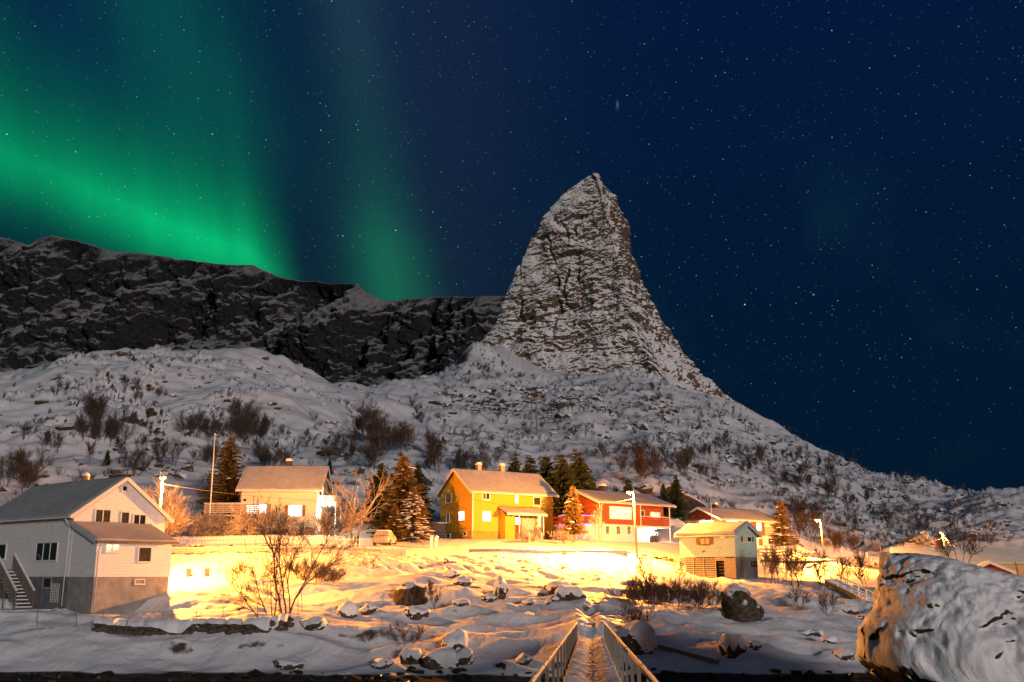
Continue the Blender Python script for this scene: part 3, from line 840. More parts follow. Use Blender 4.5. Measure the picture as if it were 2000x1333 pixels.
class House:
    def __init__(s, key, name, label, cat='house'):
        s.o, s.rz = PLOT[key]
        s.e = thing(name, label, cat, s.o, s.rz)
        s.M = Matrix.Translation(s.o) @ Matrix.Rotation(s.rz, 4, 'Z'); s.I = s.M.inverted()
    def hit(s, px, py, axis, val):
        """ray through the pixel meets the local plane axis = val"""
        r_, f_, u_ = pix_dir(px, py)
        o = s.I @ CAM; d_ = s.I.to_3x3() @ Vector((r_, f_, u_))
        t = (val - o[axis]) / d_[axis]; return o + d_ * t
    def zrow(s, row, lx_, ly_):
        w = s.M @ Vector((lx_, ly_, 0)); k = (row - 666.5)
        v = -k / F_PX
        f_ = math.cos(PITCH) - v * math.sin(PITCH); u_ = math.sin(PITCH) + v * math.cos(PITCH)
        return CAM_Z + u_ / f_ * w.y - s.o.z
    def lenx(s, px, row=1030, ly_=0.0, z=3.0): return s.hit(px, row, 1, ly_).x
    def leny(s, px, row=1030, lx_=0.0): return s.hit(px, row, 0, lx_).y
    def body(s, x0, x1, y0, y1, zb, H, ridge, Hr, mw, name='wall'):
        """gabled box; ridge 'x' runs along x"""
        if ridge == 'x':
            ym = (y0 + y1) / 2
            prof = [(x0, y0, zb), (x0, y1, zb), (x0, y1, H), (x0, ym, Hr), (x0, y0, H)]
            return MB().prism(prof, (x1 - x0, 0, 0)).build(name, mw, s.e)
        xm = (x0 + x1) / 2
        prof = [(x0, y0, zb), (x1, y0, zb), (x1, y0, H), (xm, y0, Hr), (x0, y0, H)]
        return MB().prism(prof, (0, y1 - y0, 0)).build(name, mw, s.e)
    def slab(s, a, b, c, d_, th, snow, name='roof', mroof=None, rib=.34, parent=None):
        """roof slope with corners a-b along the eave, d-c along the ridge; tiles + a skin of snow"""
        a, b, c, d_ = map(Vector, (a, b, c, d_))
        n = (b - a).cross(d_ - a).normalized()
        if n.z < 0: n = -n
        ro = MB().prism([a, b, c, d_], n * th).build(name, mroof or M_roof, parent or s.e)
        L = (d_ - a).length; nr = max(4, int(L / ((rib or .6) / 2))); nc = 40
        g = np.zeros((nr + 3, nc + 2, 3))
        rng = np.random.RandomState(int(abs(a.x * 31 + a.y * 17 + a.z * 7) * 10) % 9999)
        for i in range(nr + 3):
            v = min(max((i - 1) / nr, 0), 1)
            for j in range(nc + 2):
                u = min(max((j - .5) / nc, 0), 1)
                u = min(1, max(0, u))
                p = a + (b - a) * u + ((d_ + (c - d_) * u) - (a + (b - a) * u)) * v
                edge = i in (0, nr + 2) or j in (0, nc + 1)
                th2 = 0.0 if edge else snow * (1 + .25 * math.sin(u * 9 + v * 4 + a.x)) + (.016 if i % 2 else -.016) * (rib > 0)
                g[i, j] = p + n * (th + .003 + th2)
        so = link('roof_snow', grid_mesh('roof_snow', g), M_rsnow, ro)
        return ro
    def gable_roof(s, x0, x1, y0, y1, H, ridge, Hr, over=.45, end=.35, th=.14, snow=.09, board=None, rib=.34):
        """both slopes, bargeboards along the gable edges, gutters"""
        out = []
        if ridge == 'x':
            ym = (y0 + y1) / 2; sl = (Hr - H) / (ym - y0)
            e0, e1 = y0 - over, y1 + over; ze = H - over * sl
            A = lambda x, y, z: (x, y, z)
            for (ye) in (e0, e1):
                out.append(s.slab(A(x0 - end, ye, ze), A(x1 + end, ye, ze), A(x1 + end, ym, Hr), A(x0 - end, ym, Hr), th, snow, rib=rib))
            for xe, sg in ((x0 - end, -1), (x1 + end, 1)):
                for ye in (e0, e1):
                    MB().beam((xe + sg * .03, ye, ze + .02), (xe + sg * .03, ym, Hr + .02), .06, .26, (0, 0, 1)).build('bargeboard', board or M_trim, s.e)
            for ye, sg in ((e0, -1), (e1, 1)):
                MB().tube([(x0 - end, ye + sg * .08, ze + .04), (x1 + end, ye + sg * .08, ze + .04)], .07, 6).build('gutter', board or M_trim, s.e)
        else:
            xm = (x0 + x1) / 2; sl = (Hr - H) / (xm - x0)
            e0, e1 = x0 - over, x1 + over; ze = H - over * sl
            for xe in (e0, e1):
                out.append(s.slab((xe, y0 - end, ze), (xe, y1 + end, ze), (xm, y1 + end, Hr), (xm, y0 - end, Hr), th, snow, rib=rib))
            for ye, sg in ((y0 - end, -1), (y1 + end, 1)):
                for xe in (e0, e1):
                    MB().beam((xe, ye + sg * .03, ze + .02), (xm, ye + sg * .03, Hr + .02), .06, .26, (0, 0, 1)).build('bargeboard', board or M_trim, s.e)
            for xe, sg in ((e0, -1), (e1, 1)):
                MB().tube([(xe + sg * .08, y0 - end, ze + .04), (xe + sg * .08, y1 + end, ze + .04)], .07, 6).build('gutter', board or M_trim, s.e)
        return out
    def window(s, side, val, a0, a1, z0, z1, n=1, pane=None, frame=None, fw=.09, rows=1, shutters=None, name='window'):
        """side 'y-': wall in the plane y = val facing -y (a along x); 'x-' / 'x+': plane x = val (a along y)"""
        frame = frame or M_trim; pane = pane or M_glass
        if a1 < a0: a0, a1 = a1, a0
        def pt(a, dpt, z):                                    # dpt: metres proud of the wall
            if side == 'y-': return (a, val - dpt, z)
            if side == 'x-': return (val - dpt, a, z)
            return (val + dpt, a, z)
        def bx(mb, a, b, za, zb, d0, d1):
            p, q = pt(a, d0, za), pt(b, d1, zb)
            mb.b2([min(i, j) for i, j in zip(p, q)], [max(i, j) for i, j in zip(p, q)])
        f = MB()
        bx(f, a0 - fw, a1 + fw, z1, z1 + fw, -.04, .06); bx(f, a0 - fw, a1 + fw, z0 - fw, z0, -.04, .06)
        bx(f, a0 - fw, a0, z0, z1, -.04, .06); bx(f, a1, a1 + fw, z0, z1, -.04, .06)
        k = (a1 - a0) / n; kz = (z1 - z0) / rows
        for i in range(1, n): bx(f, a0 + i * k - .035, a0 + i * k + .035, z0, z1, -.03, .045)
        for j in range(1, rows): bx(f, a0, a1, z0 + j * kz - .025, z0 + j * kz + .025, -.03, .04)
        w = f.build(name, frame, s.e)
        pm = pane if isinstance(pane, (list, tuple)) else [pane] * n
        for i in range(n):
            for j in range(rows):
                m = MB(); bx(m, a0 + i * k + .001, a0 + (i + 1) * k - .001, z0 + j * kz + .001, z0 + (j + 1) * kz - .001, -.02, .012)
                m.build('pane', pm[i % len(pm)], w)
        m = MB(); bx(m, a0 - fw - .03, a1 + fw + .03, z0 - fw - .04, z0 - fw + .002, -.03, .11); m.build('sill', frame, w)
        if shutters:
            for (q0, q1) in ((a0 - fw - .33, a0 - fw - .03), (a1 + fw + .03, a1 + fw + .33)):
                m = MB(); bx(m, q0, q1, z0 - .05, z1 + .05, -.02, .05); m.build('shutter', shutters, w)
        return w
    def wpx(s, side, val, x0, y0, x1, y1, **kw):
        ax = 1 if side == 'y-' else 0; al = 0 if side == 'y-' else 1
        p = s.hit(x0, y0, ax, val); q = s.hit(x1, y1, ax, val)
        return s.window(side, val, p[al], q[al], min(p.z, q.z), max(p.z, q.z), **kw)
    def chimney(s, roof, x, y, z0, z1, w=.55, m=None):
        c = MB().b2((x - w / 2, y - w / 2, z0), (x + w / 2, y + w / 2, z1)).build('chimney', m or M_brick, roof)
        MB().b2((x - w / 2 - .06, y - w / 2 - .06, z1 + .003), (x + w / 2 + .06, y + w / 2 + .06, z1 + .1)).b2((x - w / 2 + .02, y - w / 2 + .02, z1 + .1), (x + w / 2 - .02, y + w / 2 - .02, z1 + .26)).build('chimney_cap', M_snow, roof)
    def pipe(s, pts, r_=.05, m=None): return MB().tube(pts, r_, 6).build('downpipe', m or M_trim, s.e, smooth=True)


# ------------------------------------------------------------------ yellow house
h = House('yellow', 'yellow_house', 'yellow two-storey wooden house with a small roofed porch beside the road')
Lx, W = h.lenx(1080), h.leny(860)
H = h.zrow(957, 0, 0); Fz = h.zrow(1037, 0, 0)
Hr = h.zrow(918, 0, W / 2)
Myel = siding_mat('yellow_boards', (.60, .37, .03), pitch=.17)
M_ybase = mat('yellow_plinth', (.40, .27, .05), rough=.9, var=.2, scale=2, bump=.01)
h.body(0, Lx, 0, W, Fz, H, 'x', Hr, Myel)
MB().b2((.04, .04, -1.2), (Lx - .04, W - .04, Fz)).build('foundation', M_ybase, h.e)
rf = h.gable_roof(0, Lx, 0, W, H, 'x', Hr, over=.5, end=.45)
h.chimney(rf[0], Lx * .27, W / 2, Hr - .3, Hr + .75, .5, M_conc); h.chimney(rf[0], Lx * .56, W / 2, Hr - .3, Hr + .8, .55, M_conc)
for a in (.05, -.05): pass
MB().b2((-.03, -.035, Fz), (.12, -.002, H)).build('corner_board', M_trim, h.e)
h.pipe([(-.12, -.52, H - .4), (-.06, -.1, H - .8), (-.06, -.1, .1)])
for (x0, y0, x1, y1, n, pn) in ((943, 960, 955.5, 975.5, 2, [M_litd, M_glass]), (1006.5, 966, 1011, 982, 1, M_litw), (1042.5, 972, 1055, 987, 1, M_litd), (943, 1000, 957, 1017, 1, M_litw), (1050, 1009, 1056, 1027, 1, M_litm)):
    h.wpx('y-', 0, x0, y0, x1, y1, n=n, pane=pn, frame=M_trim)
for (x0, y0, x1, y1, pn) in ((881, 981, 871.5, 966, M_litd), (907, 1016, 897, 1000, M_litw), (877.5, 1020, 872.5, 1004, M_litd), (879, 1050, 872, 1044, M_glass), (911, 1046, 906, 1040, M_glass)):
    h.wpx('x-', 0, x0, y0, x1, y1, n=1, pane=pn, frame=M_trim, fw=.07)
# porch with wind wall, posts, steps
px0, px1 = h.hit(977, 1030, 1, 0).x, h.hit(1046, 1030, 1, 0).x
pz = h.zrow(1000, (px0 + px1) / 2, -1.2); D = 1.9
slope = .38
MB().b2((px0, -1.0, -.3), (px0 + 1.4, -.005, pz - .35)).build('porch_wall', Myel, h.e)
MB().prism([(px0, -1.0, pz - .348), (px0, -.005, pz - .348), (px0, -.005, pz + .30)], (1.4, 0, 0)).build('porch_gable', Myel, h.e)
pr = h.slab((px0 - .35, -D, pz - .42), (px1 + .3, -D, pz - .42), (px1 + .3, .02, pz + .38), (px0 - .35, .02, pz + .38), .1, .12, name='porch_roof', rib=0)
MB().beam((px0 - .35, -D - .04, pz - .36), (px1 + .3, -D - .04, pz - .36), .06, .2).build('porch_fascia', M_trim, h.e)
MB().b2((px1 - .1, -D + .25, .5), (px1, -D + .35, pz - .35)).build('porch_post', M_trim, h.e)
MB().b2((px0 + 1.45, -D + .25, .5), (px0 + 1.55, -D + .35, pz - .35)).build('porch_post', M_trim, h.e)
MB().b2((px0 + 1.42, -D + .2, -.6), (px1, -.01, .72)).build('porch_floor', M_conc, h.e)
dr = MB().b2((px0 + 1.9, -.06, .75), (px0 + 2.8, -.004, 2.7)).build('door', mat('red_door', (.45, .03, .02), rough=.5), h.e)
MB().b2((px0 + 2.05, -.075, 1.7), (px0 + 2.65, -.061, 2.45)).build('pane', M_litw, dr)
MB().b2((px0 + 2.9, -.05, .75), (px1 - .15, -.004, 2.75)).build('porch_panel', mat('grey_panel_door', (.42, .41, .38)), h.e)
for i in range(4):
    MB().b2((px0 + 1.9, -D - .1 - .28 * (i + 1), -.5), (px0 + 3.3, -D + .2 - .28 * i, .56 - .17 * i)).build('step', M_conc, h.e)
for xx in (px0 + 1.8, px0 + 3.4):
    mbr = MB()
    mbr.prism([(xx, -D + .2, .75), (xx, -D - 1.2, -.05), (xx, -D - 1.2, .8), (xx, -D + .2, 1.65)], (.06, 0, 0))
    mbr.build('stair_rail', M_trim, h.e)
bn = MB().b2((px0 + 3.0, -.9, .72), (px1 - .2, -.5, 1.1)).build('porch_bench', M_wood, h.e)
lp = MB().b2((px0 + .6, -1.09, pz - .55), (px0 + .75, -1.0, pz - .3)).build('wall_lamp', M_dark, h.e)

# ------------------------------------------------------------------ pale house
h = House('pale', 'pale_house', 'cream house of vertical boards with a raised deck behind the white picket fence')
Lx = h.lenx(618, 1000); W = 7.0
H = h.zrow(953, 0, 0); Hr = h.zrow(913, 0, W / 2); Fz = h.zrow(1030, 0, 0)
Mpale = siding_mat('cream_boards', (.62, .57, .40), pitch=.26, vertical=True, depth=.025)
h.body(0, Lx, 0, W, Fz, H, 'x', Hr, Mpale)
MB().b2((.05, .05, -1.3), (Lx - .05, W - .05, Fz)).build('foundation', mat('brown_plinth', (.22, .12, .07), rough=.9, var=.2, bump=.01), h.e)
rf = h.gable_roof(0, Lx, 0, W, H, 'x', Hr, over=.55, end=.5)
h.chimney(rf[0], h.hit(565, 905, 1, W / 2).x, W / 2, Hr - .2, Hr + .7, .6, mat('soot_brick', (.05, .04, .04), rough=.9))
h.pipe([(-.1, -.6, H - .45), (-.08, -.1, H - .8), (-.08, -.1, 0)], .05, M_wood)
h.wpx('y-', 0, 482, 985.5, 521, 1003, n=2, pane=M_litw, frame=M_wood, shutters=M_shut)
h.wpx('y-', 0, 564, 988, 588.5, 1008, n=1, pane=M_litw, frame=M_trim, shutters=M_shut)
h.wpx('y-', 0, 568, 1031, 586, 1039.5, n=1, pane=M_glass, frame=M_trim)
h.wpx('y-', 0, 487, 1031, 503, 1039.5, n=1, pane=M_litd, frame=M_trim)
h.window('x+', Lx, 1.2, 2.2, H - 1.2, H - .1, pane=M_glass)
h.window('x+', Lx, 2.6, 3.4, H - 1.4, H + .3, pane=M_litm)
MB().b2((h.hit(479, 975, 1, 0).x - .12, -.2, h.hit(479, 979, 1, 0).z), (h.hit(479, 975, 1, 0).x + .12, -.01, h.hit(479, 975, 1, 0).z)).build('wall_lantern', M_dark, h.e)
# balcony on the right-hand gable and its lit entrance
bz = h.zrow(985, Lx, 1.5)
MB().b2((Lx + .02, .9, bz - .2), (Lx + 2.0, 4.6, bz - .02)).build('balcony_floor', M_trim, h.e)
bal = MB().b2((Lx + 1.96, .9, bz + .82), (Lx + 2.04, 4.6, bz + .9)).b2((Lx + .02, .86, bz + .82), (Lx + 1.95, .94, bz + .9)).build('balcony_rail', M_trim, h.e)
mp = MB().b2((-.035, -.012, 0), (.035, .012, .84)).mesh('baluster')
for i in range(16):
    b_ = link('baluster', mp, M_trim, bal); b_.location = (Lx + .1 + .12 * i, .9, bz - .02)
for i in range(28):
    b_ = link('baluster', mp, M_trim, bal); b_.location = (Lx + 2.0, .98 + .13 * i, bz - .02); b_.rotation_euler = (0, 0, R(90))
for y_ in (1.0, 4.5): MB().b2((Lx + 1.9, y_ - .05, -.6), (Lx + 2.0, y_ + .05, bz - .2)).build('balcony_post', M_trim, h.e)
ld = MB().b2((Lx + .004, 1.6, .4), (Lx + .06, 2.5, 2.4)).build('door', M_white, h.e)
lmp = MB().tube([(Lx + .25, .45, bz - .9), (Lx + .25, .45, bz - .62)], [.13, .16], 10).build('entrance_lamp', glow_mat('entrance_lamp_glass', (1, .92, .75), 60), h.e)
pl = bpy.data.lights.new('entrance_light', 'POINT'); pl.energy = 900; pl.color = (1, .86, .62); pl.shadow_soft_size = .2
po = bpy.data.objects.new('entrance_light', pl); COL.objects.link(po); po.parent = h.e; po.location = (Lx + .7, .1, bz - .8)
# raised deck on the other side
dk = h.zrow(1005, -1, -1)
d0, d1 = h.hit(398, 1000, 1, -1.6).x, h.hit(507, 1000, 1, -1.6).x
MB().b2((d0, -1.6, dk - .25), (d1, -.01, dk - .05)).b2((d0, -.01, dk - .25), (-.02, 3.0, dk - .05)).build('deck', M_woodp, h.e)
for i in range(5):
    MB().b2((d0 + .05, -1.66, dk + .12 + i * .2), (d1, -1.61, dk + .26 + i * .2)).build('deck_rail_board', M_woodp, h.e)
for i in range(7):
    x_ = d0 + .1 + (d1 - d0 - .2) * i / 6
    MB().b2((x_ - .05, -1.6, -1.0), (x_ + .05, -1.5, dk + 1.12)).build('deck_post', M_woodp, h.e)
MB().b2((d0, -1.7, dk + 1.12), (d1, -1.48, dk + 1.2)).build('deck_snow', M_snow, h.e)

# ------------------------------------------------------------------ red and white house
h = House('red', 'red_and_white_house', 'long red house with white ground floor and balcony, spruce in front')
Lx, W = h.lenx(1308), h.leny(1088)
H = h.zrow(979, 0, 0); B1 = h.zrow(1023, 0, 0); Hr = h.zrow(959, 0, W / 2)
Mred = siding_mat('red_boards', (.34, .075, .022), pitch=.2, vertical=True, depth=.015)
M_plaster = mat('white_plaster', (.72, .66, .62), rough=.8, var=.08, scale=2, bump=.008)
bx_ = h.lenx(1250)                                             # the balcony bay begins here
h.body(0, Lx, .95, W, B1, H + (Hr - H) * .95 / (W / 2), 'x', Hr, Mred)
MB().b2((0, 0, B1), (bx_, .949, H)).build('wall', Mred, h.e)
MB().b2((.03, .03, -1), (h.lenx(1246), W - .03, B1 - .002)).b2((h.lenx(1246) + .001, 2.6, -1), (Lx - .03, W - .03, B1 - .002)).build('ground_floor', M_plaster, h.e)
rf = h.gable_roof(0, Lx, 0, W, H, 'x', Hr, over=.6, end=.6)
h.chimney(rf[0], h.hit(1177, 955, 1, W / 2).x, W / 2, Hr - .2, Hr + .8, .6, mat('soot_brick', (.05, .04, .04)))
MB().b2((-.04, -.04, -.2), (.12, -.004, H)).build('corner_board', M_trim, h.e)
h.pipe([(-.1, -.65, H - .3), (.2, -.1, H - .7), (.2, -.1, .1)])
h.wpx('y-', 0, 1191.5, 991, 1232, 1013, n=3, pane=M_litm, frame=M_white, fw=.14)
h.wpx('y-', .95, 1250.5, 998, 1258, 1012, n=1, pane=M_litd, frame=M_trim)
h.wpx('y-', .95, 1270.5, 1001.5, 1288.5, 1014.5, n=3, pane=M_litm, frame=M_white)
for x0, x1 in ((1182.5, 1189.5), (1203.5, 1211), (1224.5, 1231.5)):
    h.wpx('y-', .03, x0, 1028.5, x1, 1043.5, n=1, pane=M_lito, frame=M_trim)
h.wpx('x-', .03, 1167, 1050, 1158, 1029, n=2, rows=3, pane=M_litd, frame=M_trim)
h.wpx('x-', .03, 1096, 1039, 1089, 1031, n=1, pane=M_glass, frame=M_wood)
# balcony
b0, b1 = bx_ + .02, Lx
MB().b2((b0, .0, B1 - .22), (b1, .94, B1 - .02)).build('balcony_floor', M_trim, h.e)
for i in range(5):
    MB().b2((b0, -.06, B1 + .02 + i * .21), (b1, -.01, B1 + .21 + i * .21)).build('balcony_board', Mred, h.e)
MB().b2((b0, -.1, B1 + 1.08), (b1, .03, B1 + 1.14)).build('balcony_handrail', M_trim, h.e)
for x_ in (b0 + .06, b1 - .06): MB().b2((x_ - .06, -.13, -.3), (x_ + .06, -.065, H - .05)).build('balcony_post', M_trim, h.e)
# carport under it
MB().b2((h.lenx(1246) + .1, 2.55, -.6), (Lx - .2, 2.59, B1 - .3)).build('carport_wall', M_white, h.e)
cl = MB().b2((Lx * .82, 1.2, B1 - .36), (Lx * .9, 1.5, B1 - .225)).build('carport_lamp', glow_mat('carport_lamp_glass', (1, .9, .7), 30), h.e)
pl = bpy.data.lights.new('carport_light', 'POINT'); pl.energy = 500; pl.color = (1, .84, .55); pl.shadow_soft_size = .15
po = bpy.data.objects.new('carport_light', pl); COL.objects.link(po); po.parent = h.e; po.location = (Lx * .86, 1.1, B1 - .6)
h.wpx('y-', 2.55, 1279, 1041, 1284, 1048, n=1, pane=M_lito, frame=M_trim)
# terrace on the gable side with violet light strips
tz = h.zrow(1015, -2, 2)
MB().b2((-3.6, .3, -.8), (-.01, W + .5, tz - .6)).build('terrace_wall', mat('lilac_plaster', (.62, .52, .56), rough=.8, var=.08), h.e)
tr = MB().b2((-3.7, .2, tz - .58), (-3.6, W + .5, tz + .35)).b2((-3.6, .2, tz - .58), (-.02, .3, tz + .35)).build('terrace_parapet', Mred, h.e)
M_led = glow_mat('violet_strip', (.45, .22, 1.0), 4.0)
for z_ in (tz + .37, tz - .62):
    MB().b2((-3.74, .16, z_), (-.05, .199, z_ + .05)).build('light_strip', M_led, tr)
    MB().b2((-3.78, .2, z_), (-3.741, 3.0, z_ + .05)).build('light_strip', M_led, tr)

# ------------------------------------------------------------------ red house beyond the boathouse
h = House('barn', 'red_house', 'low red house with white gable trim and two bright wall lamps, behind the boathouse')
Lx, W = h.lenx(1517), h.leny(1332)
H = h.zrow(1013, 0, 0); B1 = h.zrow(1048, Lx, 0); Hr = h.zrow(993, 0, W / 2)
h.body(0, Lx, 0, W, B1, H, 'x', Hr, Mred)
MB().b2((.04, .04, -1.5), (Lx - .04, W - .04, B1)).build('ground_floor', M_plaster, h.e)
rf = h.gable_roof(0, Lx, 0, W, H, 'x', Hr, over=.6, end=.8, board=M_white)
h.chimney(rf[0], Lx * .25, W / 2, Hr - .2, Hr + .7, .6, mat('soot_brick', (.05, .04, .04)))
h.wpx('y-', 0, 1418, 1015.5, 1442, 1030, n=2, pane=M_litw, frame=M_white)
h.wpx('y-', 0, 1454, 1018.5, 1465, 1030, n=1, pane=M_litw, frame=M_white)
h.wpx('y-', 0, 1477.5, 1022, 1486.5, 1036, n=1, pane=M_litw, frame=M_white)
q0, q1 = h.hit(1493, 1030, 1, 0), h.hit(1517, 1030, 1, 0)
MB().b2((q0.x, -.06, B1 + 1.3), (Lx - .1, -.004, H - .1)).build('balcony_screen', mat('pale_screen', (.62, .56, .40), rough=.8), h.e)
MB().b2((q0.x, -.09, B1 + .02), (Lx - .05, -.004, B1 + 1.25)).build('balcony_front', M_woodp, h.e)
h.wpx('y-', .04, 1501, 1053, 1508.5, 1061, n=1, pane=M_glass, frame=M_wood)
MB().b2((h.lenx(1481), -.02, h.zrow(1066, Lx * .7, 0)), (h.lenx(1488), .03, h.zrow(1053, Lx * .7, 0))).build('door', M_shut, h.e)
vz = h.zrow(1020, 0, W * .7)
MB().b2((-1.9, W * .45, -1), (-.01, W + .3, vz - .25)).build('annex_wall', mat('dark_red_boards', (.25, .02, .015), rough=.7), h.e)
h.slab((-2.3, W * .35, vz - .22), (-2.3, W + .5, vz - .22), (.0, W + .5, vz + .22), (.0, W * .35, vz + .22), .1, .12, name='annex_roof', rib=0)
h.window('x-', -1.9, W * .55, W * .75, vz - 1.5, vz - .6, n=2, rows=2, pane=M_litm)
MB().b2((-.9, W * .18, -.5), (-.01, W * .45 - .01, vz + .1)).build('entrance_porch', M_white, h.e)
for y_ in (W * .08, W * .42):
    MB().tube([(-.3 if y_ < 2 else -1.05, y_, H - 1.05), (-.3 if y_ < 2 else -1.05, y_, H - .8)], [.12, .15], 10).build('wall_lamp', glow_mat('wall_lamp_glass', (1, .8, .45), 60), h.e)
    pl = bpy.data.lights.new('wall_light', 'POINT'); pl.energy = 550; pl.color = (1, .74, .38); pl.shadow_soft_size = .15
    po = bpy.data.objects.new('wall_light', pl); COL.objects.link(po); po.parent = h.e; po.location = (-1.5, y_, H - 1.1)

# ------------------------------------------------------------------ boathouse
h = House('boat', 'boathouse', 'mint-green boathouse on a slatted timber undercroft below the road', 'boathouse')
Lx, W = h.lenx(1480, 1090), h.leny(1328, 1080)
H = h.zrow(1043.5, 0, 0); Fz = h.zrow(1088, 0, 0)
Hr = h.zrow(1025, Lx / 2, 0)
Mmint = siding_mat('mint_boards', (.50, .66, .55), pitch=.15)
M_under = siding_mat('grey_undercroft', (.22, .25, .25), pitch=.4, depth=.01)
h.body(0, Lx, 0, W, Fz, H, 'y', Hr, Mmint)
MB().b2((.05, .05, -1.6), (Lx - .03, .12, Fz)).build('undercroft_end', M_under, h.e)
MB().b2((Lx - .12, .121, -1.6), (Lx - .03, W - .05, Fz)).b2((1.2, W - .15, -1.0), (Lx - .13, W - .05, Fz)).build('undercroft_wall', M_under, h.e)
h.gable_roof(0, Lx, 0, W, H, 'y', Hr, over=.4, end=.3, snow=.22, board=mat('mint_trim', (.42, .58, .5)), rib=0)
h.wpx('y-', 0, 1451, 1049, 1467, 1058, n=2, pane=[M_lito, M_glass], frame=M_trim, shutters=mat('grey_shutter', (.10, .12, .11)))
h.wpx('y-', .05, 1467.5, 1099, 1478, 1104, n=2, pane=M_litd, frame=M_dark)
h.wpx('x-', 0, 1386, 1063, 1367.5, 1052.5, n=2, pane=M_glass, frame=M_wood, shutters=M_shut)
q = h.hit(1414, 1049, 0, 0)
mt = MB().b2((-.28, q.y - .25, q.z - .2), (-.01, q.y + .25, q.z + .18)).build('meter_box', M_white, h.e)
q = h.hit(1377, 1077, 0, 0); MB().tube([(0, q.y, q.z), (-.35, q.y, q.z), (-.4, q.y, q.z - .15)], .05, 6).build('vent_pipe', M_dark, h.e)
# slatted lower wall: sections of horizontal slats between posts, a doorway, a boarded bay
yE = W - .1
secs = [(h.hit(1434, 1110, 0, 0).y * 0 + .12, h.hit(1416, 1110, 0, 0).y, .125, .118), (h.hit(1398, 1110, 0, 0).y, h.hit(1377, 1110, 0, 0).y, .20, .13), (h.hit(1375, 1110, 0, 0).y, h.hit(1357, 1110, 0, 0).y, .20, .12), (h.hit(1355, 1110, 0, 0).y, yE, .20, .12)]
for y0, y1, pit, th in secs:
    z_ = Fz - .1
    while z_ > -.9 + (y0 > 1.5) * (y0 - 1.5) * .18:
        MB().b2((.0, y0, z_ - th), (.035, y1, z_)).build('slat', M_woodp, h.e); z_ -= pit
for y_ in (.06, secs[0][1], secs[1][0], secs[2][0], secs[3][0], yE):
    MB().b2((-.03, y_ - .05, -1.2), (-.001, y_ + .05, Fz)).build('post', M_woodp, h.e)
MB().b2((.0, secs[0][1], Fz - .35), (.035, secs[1][0], Fz - .02)).build('lintel_board', M_woodp, h.e)
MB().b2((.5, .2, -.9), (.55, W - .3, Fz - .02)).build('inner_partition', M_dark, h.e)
for i in range(6):
    MB().b2((.4, secs[0][1] + .1, .1 + i * .3), (.48, secs[1][0] - .1, .18 + i * .3)).build('stored_plank', M_wood, h.e)
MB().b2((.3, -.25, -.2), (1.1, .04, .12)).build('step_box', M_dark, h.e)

# ------------------------------------------------------------------ big white house
h = House('white', 'white_house', 'large white clapboard house with lean-to and wooden stairs by the shore')
W = h.hit(322, 1030, 1, 0).x
Lw = 13.5
H = h.zrow(1003, 0, 0); Fz = h.zrow(1127, 0, 0); Hr = h.zrow(936, W / 2, 0)
Mclap = siding_mat('white_clapboard', (.82, .80, .78), pitch=.19, depth=.03)
h.body(0, W, 0, Lw, Fz, H, 'y', Hr, Mclap)
MB().b2((.04, .04, -1.6), (W - .04, Lw - .04, Fz)).build('foundation', M_concd, h.e)
rf = h.gable_roof(0, W, 0, Lw, H, 'y', Hr, over=.45, end=.35)
q = h.hit(167, 925, 0, W / 2)
ch = MB().tube([(W / 2, q.y, Hr - .2), (W / 2, q.y, Hr + .55)], .3, 12).build('chimney', M_brick, rf[0])
MB().tube([(W / 2, q.y, Hr + .553), (W / 2, q.y, Hr + .75), (W / 2, q.y, Hr + .86)], [.34, .27, .1], 12).build('chimney_cap', M_snow, rf[0], smooth=True)
h.wpx('y-', 0, 188, 996, 213, 1026, n=2, pane=[M_litd, M_litd], frame=M_trim)
h.wpx('y-', 0, 238, 1001, 250, 1026, n=1, pane=M_litd, frame=M_trim)
h.wpx('y-', 0, 262, 1006, 282, 1032, n=2, pane=M_glass, frame=M_trim)
h.wpx('y-', 0, 240, 950, 247, 959, n=1, pane=M_glass, frame=M_trim, fw=.1)
h.wpx('x-', 0, 110, 1094, 73, 1062, n=3, pane=M_glass, frame=M_trim)
h.wpx('x-', 0, 10, 1091, -8, 1065, n=1, pane=M_glass, frame=M_trim)
h.wpx('x-', .04, 99, 1147, 86, 1130, n=1, pane=M_glass, frame=M_conc)
h.pipe([(-.5, .25, H - .4), (-.12, .25, H - 1.0), (-.12, .35, -.1)])
# trellis
tp, tq = h.hit(118, 1141, 0, .04), h.hit(100, 1176, 0, .04)
tl = MB()
for i in range(5): tl.b2((-.06, tp.y + (tq.y - tp.y) * i / 4 - .02, tq.z), (-.04, tp.y + (tq.y - tp.y) * i / 4 + .02, tp.z))
for i in range(8): tl.b2((-.085, min(tp.y, tq.y), tq.z + (tp.z - tq.z) * i / 7 - .02), (-.061, max(tp.y, tq.y), tq.z + (tp.z - tq.z) * i / 7 + .02))
tl.build('trellis', M_white, h.e)
